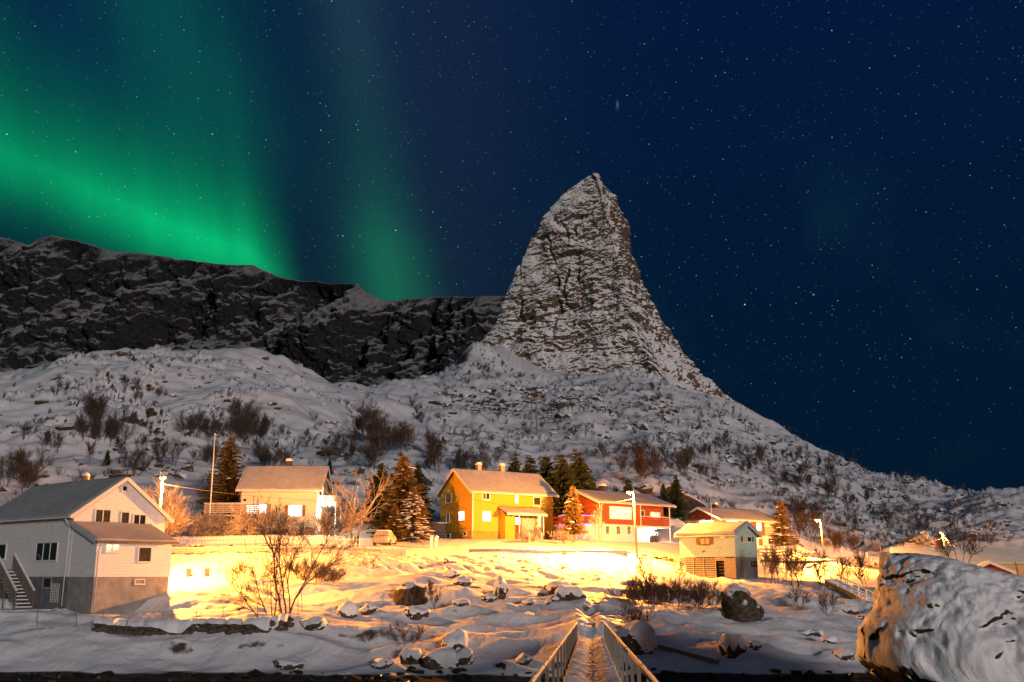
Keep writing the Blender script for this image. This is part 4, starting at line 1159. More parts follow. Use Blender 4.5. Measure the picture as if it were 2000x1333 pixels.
# lean-to
D = -h.hit(186, 1100, 0, 0.02).y
x1 = h.hit(334, 1090, 1, -D).x
z0, z1 = h.zrow(1056, 0, -D), h.zrow(1024, .4, 0)
MB().prism([(.02, -.004, Fz), (.02, -D, Fz), (.02, -D, z0), (.02, -.004, z1)], (x1, 0, 0)).build('lean_to_wall', Mclap, h.e)
MB().b2((.05, -D + .03, -1.8), (x1 - .03, -.01, Fz - .002)).build('lean_to_foundation', M_conc, h.e)
sl_ = (z1 - z0) / D
h.slab((-.3, -D - .35, z0 - .35 * sl_ + .02), (x1 + .3, -D - .35, z0 - .35 * sl_ + .02), (x1 + .3, .02, z1 + .03), (-.3, .02, z1 + .03), .12, .10, name='lean_to_roof')
MB().beam((-.34, -D - .35, z0 - .35 * sl_ + .06), (-.34, 0, z1 + .07), .05, .28).build('bargeboard', M_pipe, h.e)
MB().tube([(-.3, -D - .43, z0 - .35 * sl_ + .06), (x1 + .3, -D - .43, z0 - .35 * sl_ + .06)], .07, 6).build('gutter', M_wood, h.e)
h.pipe([(.1, -D - .4, z0 - .3), (.16, -D - .07, z0 - .7), (.16, -D - .07, -.6)], .05, M_pipe)
h.wpx('y-', -D, 208, 1064, 231, 1078, n=2, pane=M_litm, frame=M_trim)
h.wpx('y-', -D, 272, 1070, 293, 1097, n=1, pane=M_litd, frame=M_trim)
h.wpx('y-', -D + .03, 264, 1133, 281, 1140, n=1, pane=mat('vent_board', (.32, .27, .22)), frame=M_trim, fw=.06)
# outside stairs along the long wall
st0 = h.hit(8, 1110, 0, -.8).y; dz_ = h.zrow(1112, -.8, st0)
landing = MB().b2((-1.6, st0 - .3, dz_ - .18), (-.02, st0 + 1.6, dz_ - .02)).build('stair_landing', M_wood, h.e)
yb = h.hit(52, 1160, 0, -.8).y
nst = 11
for i in range(nst):
    t = (i + .5) / nst; y_ = st0 - .3 + (yb - st0 + .3) * t; z_ = dz_ - .1 + (-.25 - dz_) * t
    sp_ = MB().b2((-1.5, y_ - .16, z_ - .05), (-.3, y_ + .16, z_)).build('stair_tread', M_wood, h.e)
    MB().b2((-1.5, y_ - .16, z_ + .002), (-.3, y_ + .13, z_ + .07)).build('tread_snow', M_snow, sp_)
for x_ in (-1.55, -.25):
    for k_ in range(4):
        MB().beam((x_, st0 - .3, dz_ + .1 + .26 * k_), (x_, yb, -.1 + .26 * k_), .04, .14).build('stair_rail_board', M_wood, h.e)
    MB().beam((x_, st0 - .3, dz_ + 1.1), (x_, yb, .95), .14, .09).build('rail_snow', M_snow, h.e)
    for t in (0, .5, 1):
        y_ = st0 - .3 + (yb - st0 + .3) * t; z_ = dz_ + (-.3 - dz_) * t
        MB().b2((x_ - .07, y_ - .06, -1.6), (x_ - .025, y_ + .06, z_ + 1.1)).build('stair_post', M_wood, h.e)
MB().b2((-2.6, yb - 2.3, -.75), (-.1, yb + 1.2, -.45)).build('stair_platform', M_wood, h.e)
MB().b2((-2.65, yb - 2.35, -.447), (-.05, yb + 1.2, -.33)).build('platform_snow', M_snow, h.e)

# ------------------------------------------------------------------ huts behind the big boulder
c = P(1925, 1100, 135)
hb = thing('green_hut', 'hut with pale green snow-dusted roof peeping over the big boulder', 'hut', (c.x, c.y, 0), R(-16))
zz = P(1925, 1098, 135).z; zr_ = P(1870, 1070, 138).z
M_gr = mat('pale_green_roof', (.42, .55, .48), rough=.6, var=.1)
MB().prism([(-11, 0, zz - 4.5), (-11, 6, zz - 4.5), (-11, 6, zz), (-11, 3, zr_), (-11, 0, zz)], (17.2, 0, 0)).build('wall', mat('ochre_wall', (.55, .40, .18)), hb)
for y_ in (-.5, 6.5):
    ro = MB().prism([(-11.4, y_, zz - (zr_ - zz) * .16), (6.6, y_, zz - (zr_ - zz) * .16), (6.6, 3, zr_ + .02), (-11.4, 3, zr_ + .02)], (0, 0, .12)).build('roof', M_gr, hb)
    MB().prism([(-11.3, y_ * .98 + .06, zz - (zr_ - zz) * .14 + .125), (6.5, y_ * .98 + .06, zz - (zr_ - zz) * .14 + .125), (6.5, 3, zr_ + .13), (-11.3, 3, zr_ + .13)], (0, 0, .05)).build('roof_snow', mat('thin_snow', (.66, .74, .72), var=.12, scale=1.2), ro)
MB().b2((-5.6, 2.5, zr_ - .3), (-4.6, 3.5, zr_ + 1.0)).build('chimney', M_brick, hb)
c = P(1950, 1110, 110)
hb = thing('red_hut', 'small red hut gable with white bargeboards peeping over the big boulder', 'hut', (c.x, c.y, 0), R(-20))
zz, zr_ = P(1970, 1117, 110).z, P(1940, 1101, 110).z
MB().prism([(-3, 0, zz - 3), (1.4, 0, zz - 3), (1.4, 0, zz - .1), (-.8, 0, zr_), (-3, 0, zz - .1)], (0, 5, 0)).build('wall', Mred, hb)
for x_ in (-3.3, 1.7):
    ro = MB().prism([(x_, -.4, zz - .25), (-.8, -.4, zr_ + .05), (-.8, 5.3, zr_ + .05), (x_, 5.3, zz - .25)], (0, 0, .14)).build('roof', M_roof, hb)
    MB().prism([(x_, -.38, zz - .1), (-.8, -.38, zr_ + .2), (-.8, 5.2, zr_ + .2), (x_, 5.2, zz - .1)], (0, 0, .1)).build('roof_snow', M_snow, ro)
    MB().beam((x_, -.45, zz - .2), (-.8, -.45, zr_ + .1), .06, .24).build('bargeboard', M_white, hb)
MB().b2((1.25, -.06, zz - 3), (1.41, -.003, zz - .1)).build('corner_board', M_white, hb)
# ================================================================== street lamps, poles, rails
M_pole = mat('pole_wood', (.26, .20, .14), rough=.9, var=.25, scale=3, stretch=(1, 1, 8), bump=.005)
M_lampg = glow_mat('sodium_glass', (1, .50, .13), 6)
SODIUM = (1.0, .325, .042)
def street_lamp(xp, row_foot, Y, head_px, power, beam, aim, label, group=None):
    f = G(xp, Y, row_foot); hd = P(head_px[0], head_px[1], Y)
    t = thing('street_lamp', label, 'street lamp', f)
    top = hd.z - f.z + .25
    ax = hd.x - f.x
    lean = .35 if ax > 0 else -.35
    MB().tube([(0, 0, -.6), (ax * .25, 0, top * .5), (ax * .35, 0, top)], [.11, .095, .08], 8).build('pole', M_pole, t, smooth=True)
    MB().tube([(ax * .34, 0, top - .25), (ax * .6, -.1, top - .05), (ax * .95, -.25, top - .04)], .035, 6).build('arm', M_metal, t, smooth=True)
    hp = Vector((ax, -.3, top - .12))
    hs = MB().tube([hp + Vector((-.32 * np.sign(-ax or 1), 0, .05)), hp + Vector((-.1 * np.sign(-ax or 1), 0, .10)), hp + Vector((.28 * np.sign(-ax or 1), 0, .04))], [.09, .16, .10], 10).build('lamp_head', M_metal, t, smooth=True)
    MB().tube([hp + Vector((0, 0, -.02)), hp + Vector((0, 0, -.12)), hp + Vector((0, 0, -.2))], [.17, .19, .09], 12).build('lamp_glass', M_lampg, t, smooth=True)
    ld_ = bpy.data.lights.new('lamp_light', 'POINT'); ld_.energy = power; ld_.color = SODIUM; ld_.shadow_soft_size = .18
    lo = bpy.data.objects.new('lamp_light', ld_); COL.objects.link(lo); lo.parent = t; lo.location = hp + Vector((0, -.05, -.42))
    # extra spot added to brighten the snow below the road and spare the houses
    ls_ = bpy.data.lights.new('added_beam', 'SPOT'); ls_.energy = beam; ls_.color = SODIUM; ls_.shadow_soft_size = .18
    ls_.spot_size = R(125); ls_.spot_blend = 1.0
    lb_ = bpy.data.objects.new('added_beam', ls_); COL.objects.link(lb_); lb_.parent = t; lb_.location = hp + Vector((0, -.1, -.40))
    lb_.rotation_euler = (-Vector(aim)).to_track_quat('Z', 'Y').to_euler()
    return t
street_lamp(311, 1010, 89, (320, 937), 58000, 125000, (.20, -.70, -.68), 'lit street lamp on a wooden pole behind the white house')
street_lamp(1245, 1083, 103, (1229, 965), 52000, 250000, (-.74, -.52, -.43), 'lit street lamp on a wooden pole in front of the red and white house')
street_lamp(1612, 1096, 146, (1594, 1018), 22000, 190000, (.05, -.80, -.60), 'lit street lamp on a wooden pole along the right-hand guardrail beyond the boathouse'.replace('right-hand ', ''))
street_lamp(1848, 1100, 160, (1838, 1043), 14000, 15000, (-.3, -.6, -.7), 'lit street lamp with many wires above the hut roofs')

def pole(name, label, cat, xp, row0, row1, Y, r0, r1, m, xtop=None, group=None):
    a = P(xp, row0, Y); b_ = P(xtop or xp, row1, Y); g_ = gz(a.x, a.y)
    o = MB().tube([(0, 0, -.5), (b_.x - a.x, 0, b_.z - g_)], [r0, r1], 8).build(name, m, None, smooth=True); o.location = (a.x, a.y, g_)
    return tag(o, label, cat, group)
fp = pole('flagpole', 'tall white bare flagpole beside the cream house', 'flagpole', 411, 990, 849, 109, .07, .045, M_white, 420)
MB().tube([(P(420, 849, 109).x - fp.location.x, 0, P(420, 849, 109).z - fp.location.z), (P(420, 849, 109).x - fp.location.x, 0, P(420, 849, 109).z - fp.location.z + .15)], [.09, .02], 8).build('finial', M_white, fp)
fp = pole('flagpole', 'thin white flagpole in front of the low red house', 'flagpole', 1391, 1032, 963, 143, .06, .04, M_white, 1387.5)
MB().tube([(P(1387.5, 963, 143).x - fp.location.x, 0, P(1387.5, 963, 143).z - fp.location.z), (P(1387.5, 963, 143).x - fp.location.x, 0, P(1387.5, 963, 143).z - fp.location.z + .15)], [.09, .02], 8).build('finial', M_white, fp)
pole('utility_pole', 'short bare wooden pole standing behind the guardrail beyond the boathouse', 'pole', 1722, 1092, 1054, 152, .11, .09, M_pole, 1718)
pole('utility_pole', 'leaning bare post behind the big boulder', 'pole', 1993, 1130, 1098, 95, .09, .07, M_pole, 1983)
# twin pole of the power line on the slope
f = RC(1043, 850, 180); yt = f.y
t = thing('power_line_pylon', 'twin-legged wooden power pole on the slope under the peak', 'pylon', f)
hh = P(1043, 777, yt).z - f.z
for s_ in (-1, 1): MB().tube([(s_ * .8, 0, -1), (s_ * .6, 0, hh)], [.22, .17], 6).build('leg', M_pole, t, smooth=True)
MB().b2((-2.6, -.12, hh - .5), (2.6, .12, hh - .2)).build('crossarm', M_pole, t)
for x_ in (-2.3, 0, 2.3): MB().tube([(x_, 0, hh - .2), (x_, 0, hh + .25)], .12, 6).build('insulator', M_dark, t)
PYL = f + Vector((0, 0, hh))
M_wire = mat('wire', (.10, .085, .07), rough=.6)
def wire(p, q, sag, r_=.02, label='thin overhead wire', name='overhead_wire', group='overhead wires'):
    p, q = Vector(p), Vector(q); n = 20
    pts_ = [p.lerp(q, i / n) - Vector((0, 0, sag * 4 * (i / n) * (1 - i / n))) for i in range(n + 1)]
    o = MB().tube(pts_, r_, 4, cap=False).build(name, M_wire); return tag(o, label, 'wire', group)
for i, x_ in enumerate((-2.3, 0, 2.3)):
    wire(PYL + Vector((x_, 0, .25)), P(600 - i * 2, 744 + i * 3, 320), 9 + i, .035, 'power line wire hanging from the twin pole across the saddle', 'power_line', 'power line wires over the saddle')
    wire(PYL + Vector((x_, 0, .25)), P(1760, 1010 + i * 6, 240), 9 + i, .03, 'power line wire descending from the twin pole along the slope', 'power_line', 'power line wires down the slope')
wire(P(314, 945, 89), P(868, 968, 111.5), 1.0, .014, 'wire from the lamp behind the white house to the yellow gable')
wire(P(922, 976, 111), P(1235, 975, 103), .9, .014, 'wire across the yellow front to the lamp by the red and white house')
wire(P(1235, 972, 103), P(1602, 1020, 146), 1.2, .014, 'wire between the two lamps over the boathouse')
wire(P(1602, 1020, 146), P(1719, 1056, 152), .8, .014, 'wire from the lamp beyond the boathouse to the short pole')
wire(P(1719, 1056, 152), P(1845, 1048, 160), .9, .014, 'wire from the short pole to the lamp above the huts')
for k_, (xq, yq) in enumerate(((1905, 1092), (1885, 1095), (1790, 1062))):
    wire(P(1845, 1050, 160), P(xq, yq, 140), .3, .02, ('taut stay wire of the lamp above the huts', 'second stay wire of the lamp above the huts', 'house wire from the lamp above the huts')[k_])
wire(P(1414, 1052, 97), P(1402, 1086, 97), .02, .012, 'cable running down the boathouse front')

# ------------------------------------------------------------------ guardrails
def guardrail(pts_px, label, rail_h=.72, post_gap=1.25, panel=None):
    """pts_px: (x, Y) along the kerb"""
    pts3 = [G(x, Y) for x, Y in pts_px]
    t = thing('guardrail', label, 'guardrail', pts3[0]); o = pts3[0]
    def at(s_):
        for a, b_ in zip(pts3, pts3[1:]):
            L = math.hypot(b_.x - a.x, b_.y - a.y)
            if s_ <= L:
                x, y = a.x + (b_.x - a.x) * s_ / L, a.y + (b_.y - a.y) * s_ / L; return Vector((x, y, a.z + (b_.z - a.z) * s_ / L))
            s_ -= L
        return pts3[-1]
    tot = sum(math.hypot(b_.x - a.x, b_.y - a.y) for a, b_ in zip(pts3, pts3[1:]))
    n = max(2, int(tot / 1.0))
    prof = [(0, -.155), (.05, -.10), (.05, -.05), (0, 0), (.05, .05), (.05, .10), (0, .155)]
    g = np.zeros((n + 1, 7, 3))
    for i in range(n + 1):
        p = at(tot * i / n) - o; q = at(min(tot, tot * i / n + .3)) - at(max(0, tot * i / n - .3)); q.z = 0; q.normalize()
        nrm = Vector((q.y, -q.x, 0))
        for j, (a, b_) in enumerate(prof): g[i, j] = p + nrm * a + Vector((0, 0, rail_h - .16 + b_))
    ra = link('rail_beam', grid_mesh('rail_beam', g, smooth=False), M_metal, t)
    sd_ = ra.modifiers.new('thickness', 'SOLIDIFY'); sd_.thickness = .012
    pm = MB().b2((-.05, .012, -.7), (.05, .1, rail_h - .05)).mesh('post')
    k = int(tot / post_gap)
    for i in range(k + 1):
        q = at(tot * i / k) - o; e_ = link('post', pm, M_metal, t); e_.location = q
    so = MB()
    for i in range(n):
        p, q = at(tot * i / n) - o, at(tot * (i + 1) / n) - o
        so.beam(p + Vector((0, .02, rail_h + .03)), q + Vector((0, .02, rail_h + .03)), .1, .045)
    so.build('rail_snow', M_snow, t)
    if panel:
        (x, Y) = panel; p1 = G(x, Y); p0 = pts3[-1]
        q0, q1 = p0 - o, p1 - o; zt = q0.z + rail_h
        pn = MB().prism([q0 + Vector((0, -.06, rail_h - .32)), Vector((q1.x, q1.y - .06, zt - .75)), Vector((q1.x, q1.y - .06, zt - .05)), q0 + Vector((0, -.06, rail_h))], (0, .05, 0)).build('end_panel', mat('grey_panel', (.40, .40, .41), rough=.5, var=.06), t)
        c_ = q0.lerp(q1, .82); c_.z = zt - .4
        MB().tube([c_ + Vector((0, -.063, 0)), c_ + Vector((0, -.075, 0))], .09, 14).build('blue_reflector', mat('blue_reflector', (.02, .05, .5), rough=.3), pn)
    return t
guardrail([(330, 98.5), (480, 98.5), (620, 98.5), (690, 98.8), (745, 98.2)], 'steel guardrail below the white picket fence, ending in a grey panel', panel=(793, 97.2))
guardrail([(916, 99), (980, 99), (1060, 99.5), (1135, 101), (1196, 102)], 'steel guardrail in front of the yellow house, ending in a grey panel', panel=(1226, 102.5))
guardrail([(1484, 126), (1560, 132), (1640, 140), (1738, 150)], 'steel guardrail along the embankment beyond the boathouse')

# timber fence behind the far guardrail
t = thing('timber_fence', 'long low timber fence lit yellow between the boathouse and the far lamp', 'fence', G(1482, 134))
o = t.location.copy()
fx = [G(1482 + 28 * i, 134 + 2.4 * i) for i in range(7)]
for a, b_ in zip(fx, fx[1:]):
    for z_ in (.35, .75, 1.15):
        MB().beam(a - o + Vector((0, 0, z_)), b_ - o + Vector((0, 0, z_)), .05, .18).build('board', M_woodp, t)
    MB().beam(a - o + Vector((0, 0, 1.28)), b_ - o + Vector((0, 0, 1.28)), .14, .08).build('fence_snow', M_snow, t)
for a in fx: MB().b2((-.06, .03, -.6), (.06, .15, 1.2)).build('post', M_woodp, t).location = a - o

# ------------------------------------------------------------------ picket fence
fpts = [G(338 + 10 * i, 104.5 + .0 * i) for i in range(37)]
t = thing('picket_fence', 'white picket fence above the road in front of the cream house', 'fence', fpts[0]); o = fpts[0].copy()
tot = fpts[-1].x - fpts[0].x
def fz(x): return float(np.interp(x, [p.x for p in fpts], np.convolve([p.z for p in fpts], np.ones(5) / 5, 'same') if False else [p.z for p in fpts]))
pk = MB().prism([(-.045, -.012, .05), (.045, -.012, .05), (.045, -.012, .84), (0, -.012, .92), (-.045, -.012, .84)], (0, .024, 0)).mesh('picket')
n = int(tot / .15)
for i in range(n):
    x_ = fpts[0].x + tot * i / n
    link('picket', pk, M_white, t).location = (x_ - o.x, 0, fz(x_) - o.z)
for z_ in (.25, .68):
    for a, b_ in zip(fpts[::3], fpts[3::3]): MB().beam(a - o + Vector((0, .035, z_)), b_ - o + Vector((0, .035, z_)), .03, .08).build('rail', M_white, t)
# short return of the fence towards the drive
t = thing('picket_fence', 'short run of white picket fence turning up the drive beside the parked car', 'fence', fpts[-1])
for i in range(14):
    link('picket', pk, M_white, t).location = (.2 + .13 * i, .1 * i, 0)
for z_ in (.25, .68): MB().beam((.1, .04, z_), (2.1, 1.5, z_), .03, .08).build('rail', M_white, t)

# ------------------------------------------------------------------ footbridge
rl0, rl1 = P(1045, 1330, 13.7), P(1127, 1217, 59.7)
rr0, rr1 = P(1275, 1330, 13.7), P(1180, 1218, 59.7)
def ext_(p, q, Y): return p + (q - p) * ((Y - p.y) / (q.y - p.y))
Y0, Y1 = 3.0, 61.0
la, lb, ra_, rb = ext_(rl0, rl1, Y0), ext_(rl0, rl1, Y1), ext_(rr0, rr1, Y0), ext_(rr0, rr1, Y1)
org = (la + ra_) / 2; org.z -= 1.0
t = thing('footbridge', 'narrow snowy wooden footbridge with handrails leading to the shore', 'bridge', org)
M_bw = mat('grey_bridge_wood', (.21, .185, .155), rough=.85, var=.25, scale=4, stretch=(1, 1, 5), bump=.004, bscale=30)
def bl(s_, u, dz=0.0):
    """bridge-local point: s_ 0..1 along, u 0 left .. 1 right, dz above the deck"""
    a = la.lerp(lb, s_); b_ = ra_.lerp(rb, s_); p = a.lerp(b_, u); p.z = (a.z + b_.z) / 2 - 1.0 + dz
    return p - org
LB = Y1 - Y0
npl = 116
plm = MB().b2((-.86, -.23, -.07), (.86, .23, 0)).mesh('plank')
ang = math.atan2(-(lb.x - la.x), LB)
for i in range(npl):
    e_ = link('plank', plm, M_bw, t); e_.location = bl((i + .5) / npl, .5); e_.rotation_euler = (math.atan2(lb.z - la.z, LB), 0, ang)
    if i % 2: e_.location.z -= .008
for u in (.08, .92):
    MB().beam(bl(0, u, -.26), bl(1, u, -.26), .16, .3).build('girder', M_wood, t)
post = MB().b2((-.032, -.045, -.35), (.032, .045, .93)).mesh('post')
npost = 19
for i in range(npost + 1):
    for u in (-.02, 1.02):
        e_ = link('post', post, M_bw, t); e_.location = bl(i / npost, u); e_.rotation_euler = (0, 0, ang)
for u in (-.02, 1.02):
    hrp = MB()
    for i in range(6): hrp.tube([bl(i / 6, u, .97), bl((i + 1) / 6, u, .97)], .047, 8)
    hrp.build('handrail', M_bw, t, smooth=True)
    MB().beam(bl(0, u, .48), bl(1, u, .48), .03, .09).build('mid_rail', M_bw, t) if False else None
    g = np.zeros((121, 5, 3))
    for i in range(121):
        for j in range(5):
            a_ = math.pi * j / 4; nz_ = .012 * math.sin(i * 1.7 + u * 5) + .008 * math.sin(i * 4.1)
            p = bl(i / 120, u, 1.0 + (.025 + nz_) * math.sin(a_)); p.x += .036 * math.cos(a_); g[i, j] = p
    link('rail_snow', grid_mesh('rail_snow', g), M_snow, t)
for s_ in (.12, .35, .58, .8):
    for u in (.05, .95):
        p = bl(s_, u); MB().tube([(p.x, p.y, p.z - .4), (p.x, p.y, -org.z - 1.5)], .14, 8).build('pile', M_wood, t, smooth=True)
# snow on the deck: pillows over the planks at both sides, a trodden dirty trough between them
NSN, NCN = 900, 40
g = np.zeros((NSN, NCN, 3))
sv = np.linspace(0, 1, NSN)[:, None]; uv = np.linspace(0, 1, NCN)[None, :]
A0 = np.array(la - org); A1 = np.array(lb - org); B0 = np.array(ra_ - org); B1_ = np.array(rb - org)
pl_ = (A0 + (A1 - A0) * sv[..., None]) * (1 - uv[..., None]) + (B0 + (B1_ - B0) * sv[..., None]) * uv[..., None]
yy = sv * LB; xx_ = uv * 1.55
trough = np.exp(-((uv - .52 - .04 * noise2(yy / 3, yy * 0, 5)) / .17) ** 2)
pill = np.abs(np.sin(yy * math.pi / 1.0 + .5 * noise2(xx_ * 0 + yy / 3, xx_ / 2, 8)))
hgt = .05 + (1 - trough) * (  .05 + .15 * pill + .04 * noise2(xx_ / .3, yy / .3, 7)) + trough * (.05 * noise2(xx_ / .13, yy / .16, 6) + .02 * noise2(xx_ / .3, yy / .35, 16))
edge = np.minimum(1, np.minimum(uv, 1 - uv) * 14); hgt = hgt * edge - .03 * (1 - edge)
pl_[..., 2] = pl_[..., 2] - 1.0 + np.maximum(hgt, .006)
me = grid_mesh('deck_snow', pl_)
M_trod = mat('trodden_snow', (.72, .70, .68), rough=.7, var=.18, scale=5, bump=.012, bscale=9, spec=.03)
link('deck_snow', me, M_trod, t)

# ------------------------------------------------------------------ stairs beside the boulder
a, b_ = RC(1612, 1141, 70), RC(1728, 1203, 62)
b_.y = max(b_.y, 66); b_.z = gz(b_.x, b_.y); a.z = gz(a.x, a.y)
t = thing('outdoor_stairs', 'snowy timber stairs with a handrail going down behind the big boulder', 'stairs', a)
d_ = b_ - a; nst = 22
dh = Vector((d_.x, d_.y, 0)).normalized(); pr_ = Vector((-dh.y, dh.x, 0))
if pr_.y > 0: pr_ = -pr_
for i in range(nst):
    p = d_ * (i / nst) + Vector((0, 0, .35))
    s_ = MB().beam(p + pr_ * .0, p + pr_ * 1.2, d_.length / nst * .8, .06).build('tread', M_wood, t)
    MB().beam(p + Vector((0, 0, .07)), p + pr_ * 1.2 + Vector((0, 0, .07)), d_.length / nst * .7, .07).build('tread_snow', M_snow, s_)
for k_ in (0, 1.2): MB().beam(pr_ * k_ + Vector((0, 0, .2)), d_ + pr_ * k_ + Vector((0, 0, .2)), .08, .25).build('stringer', M_wood, t)
for z_ in (.85, 1.35): MB().beam(Vector((0, 0, z_)), d_ + Vector((0, 0, z_)), .05, .08).build('handrail', M_metal, t)
for i in range(9):
    p = d_ * (i / 8); MB().beam(p + Vector((0, 0, -.3)), p + Vector((0, 0, 1.38)), .07, .07, (1, 0, 0)).build('post', M_metal, t)

# ------------------------------------------------------------------ parked car
c0 = G(752, 106.5)
t = thing('parked_car', 'small snow-dusted car parked facing the road below the dark spruces', 'car', c0, R(-97))
M_car = mat('frosted_paint', (.30, .28, .26), rough=.45, var=.18, scale=3)
sec = [(-1.95, .35, .62, .72), (-1.9, .30, .85, .80), (-1.35, .27, .98, .84), (-.75, .26, 1.02, .86), (.9, .26, 1.02, .86), (1.75, .28, .98, .83), (1.95, .4, .7, .74)]
g = []
for (x_, zb_, zt_, hw) in sec:
    g.append([(x_, -hw * .92, zb_), (x_, -hw, zb_ + .15), (x_, -hw, zt_ - .18), (x_, -hw * .9, zt_), (x_, 0, zt_ + .03), (x_, hw * .9, zt_), (x_, hw, zt_ - .18), (x_, hw, zb_ + .15), (x_, hw * .92, zb_)])
g = np.array(g)
bd = MB(); m_, n_ = g.shape[:2]
bd.v = [tuple(p) for p in g.reshape(-1, 3)]
bd.f = [(i * n_ + j, i * n_ + j + 1, (i + 1) * n_ + j + 1, (i + 1) * n_ + j) for i in range(m_ - 1) for j in range(n_ - 1)] + [tuple(range(n_))[::-1], tuple(range((m_ - 1) * n_, m_ * n_))] + [((i) * n_, (i + 1) * n_, (i + 1) * n_ + n_ - 1, i * n_ + n_ - 1) for i in range(m_ - 1)]
body = bd.build('body', M_car, t, smooth=True)
def cab(x0, x1, x2, x3, w0, w1, z0, z1): return MB().prism([(x0, -w0, z0), (x0, w0, z0), (x3, w0, z0), (x3, -w0, z0)], (0, 0, .001)), [(x1, -w1, z1), (x1, w1, z1), (x2, w1, z1), (x2, -w1, z1)]
v0 = [(1.85, -.78, 1.0), (1.85, .78, 1.0), (-.95, .78, 1.0), (-.95, -.78, 1.0)]; v1 = [(1.45, -.62, 1.46), (1.45, .62, 1.46), (-.2, .62, 1.46), (-.2, -.62, 1.46)]
cb = MB(); cb.v = v0 + v1; cb.f = [(4, 5, 6, 7), (0, 1, 5, 4), (1, 2, 6, 5), (2, 3, 7, 6), (3, 0, 4, 7)]
cabin = cb.build('cabin', M_car, t)
sn = MB().b2((-.15, -.6, 1.463), (1.42, .6, 1.56)).build('roof_snow', M_snow, t); bevel(sn, .05, 2)
def quad(a, b__, c__, d__, off, k=.12):
    a, b__, c__, d__ = map(Vector, (a, b__, c__, d__)); ce = (a + b__ + c__ + d__) / 4; nn = (b__ - a).cross(d__ - a).normalized() * off
    return MB().prism([p.lerp(ce, k) + nn for p in (a, b__, c__, d__)], nn * .5)
quad(v0[2], v0[3], v1[3], v1[2], -.012).build('windscreen', M_glass, cabin)
quad(v0[3], v0[0], v1[0], v1[3], -.012).build('side_window', M_glass, cabin)
quad(v0[1], v0[2], v1[2], v1[1], -.012).build('side_window', M_glass, cabin)
MB().b2((-1.5, -.7, 1.005), (-.85, .7, 1.05)).build('bonnet_snow', M_snow, t)
for x_ in (-1.25, 1.25):
    for y_ in (-.8, .8):
        w = MB().tube([(x_, y_ - .1, .31), (x_, y_ + .1, .31)], .31, 18).build('wheel', mat('tyre', (.02, .02, .02), rough=.9), t, smooth=False)
        MB().tube([(x_, y_ - .115, .31), (x_, y_ + .115, .31)], .18, 12).build('rim', M_metal, w)
for y_ in (-.58, .58):
    MB().tube([(-1.97, y_, .74), (-1.86, y_, .76)], [.11, .14], 10).build('headlight', mat('headlight_glass', (.7, .7, .68), rough=.1), t)
MB().b2((-1.975, -.36, .66), (-1.90, .36, .80)).build('grille', M_dark, t)
MB().b2((-1.985, -.26, .47), (-1.94, .26, .58)).build('number_plate', M_white, t)
MB().b2((-1.97, -.72, .36), (-1.90, .72, .46)).build('bumper', M_dark, t)
for y_ in (-.93, .93): MB().b2((-.75, y_ - .08, 1.02), (-.62, y_ + .08, 1.16)).build('wing_mirror', M_dark, t)

# ------------------------------------------------------------------ small yard things
for xp, lab in ((842.5, 'snow-capped white gatepost on the side of the dark spruces'), (852, 'snow-capped white gatepost on the side of the yellow house')):
    p = G(xp, 106); t = thing('gatepost', lab, 'gatepost', p)
    MB().b2((-.15, -.15, -.3), (.15, .15, 1.0)).build('shaft', M_white, t)
    MB().tube([(0, 0, .98), (0, 0, 1.1), (0, 0, 1.2)], [.2, .2, .06], 10).build('snow_cap', M_snow, t, smooth=True)
p = G(852, 116); t = thing('woodpile', 'stacked firewood under snow beside the yellow gable', 'woodpile', p)
logm = MB().tube([(0, -.35, 0), (0, .35, 0)], .11, 7).mesh('log')
for i in range(9):
    for j in range(7):
        e_ = link('log', logm, M_wood, t); e_.location = (-1 + .23 * i + (.11 if j % 2 else 0), 0, .1 + .2 * j)
MB().b2((-1.2, -.45, 1.5), (1.2, .45, 1.62)).build('snow_cover', M_snow, t)
for xp, lab in ((368, 'small concrete block post in the snow nearer the white house'), (404, 'small concrete block post in the snow farther from the white house')):
    p = RC(xp, 1126, 75); t = thing('block_post', lab, 'post', p, R(20))
    MB().b2((-.22, -.22, -.3), (.22, .22, .55)).build('block', M_conc, t)
    MB().b2((-.24, -.24, .552), (.24, .24, .66)).build('snow_cap', M_snow, t)
p0 = PLOT['red']; Mr = Matrix.Translation(p0[0]) @ Matrix.Rotation(p0[1], 4, 'Z')
def yard(lx_, ly_): return Mr @ Vector((lx_, ly_, 0))
M_bin = mat('bin_plastic', (.05, .05, .05), rough=.5); M_binb = mat('blue_lid', (.03, .08, .4), rough=.4)
for i, (lx_, lid, lab) in enumerate(((10.4, M_bin, 'black wheelie bin in the lit carport, black lid'), (11.0, M_binb, 'wheelie bin with blue lid in the lit carport'))):
    q = yard(lx_, 1.2); q.z = p0[0].z - .05
    t = thing('wheelie_bin', lab, 'bin', q, p0[1])
    MB().prism([(-.24, -.24, .05), (.24, -.24, .05), (.24, .24, .05), (-.24, .24, .05)], (0, 0, .9)).build('bin_body', M_bin, t)
    MB().prism([(-.28, -.3, .955), (.28, -.3, .955), (.28, .28, 1.02), (-.28, .28, 1.02)], (0, 0, .05)).build('lid', lid, t)
    for s_ in (-1, 1): MB().tube([(s_ * .26 - .03, .25, .1), (s_ * .26 + .03, .25, .1)], .1, 10).build('wheel', M_dark, t)
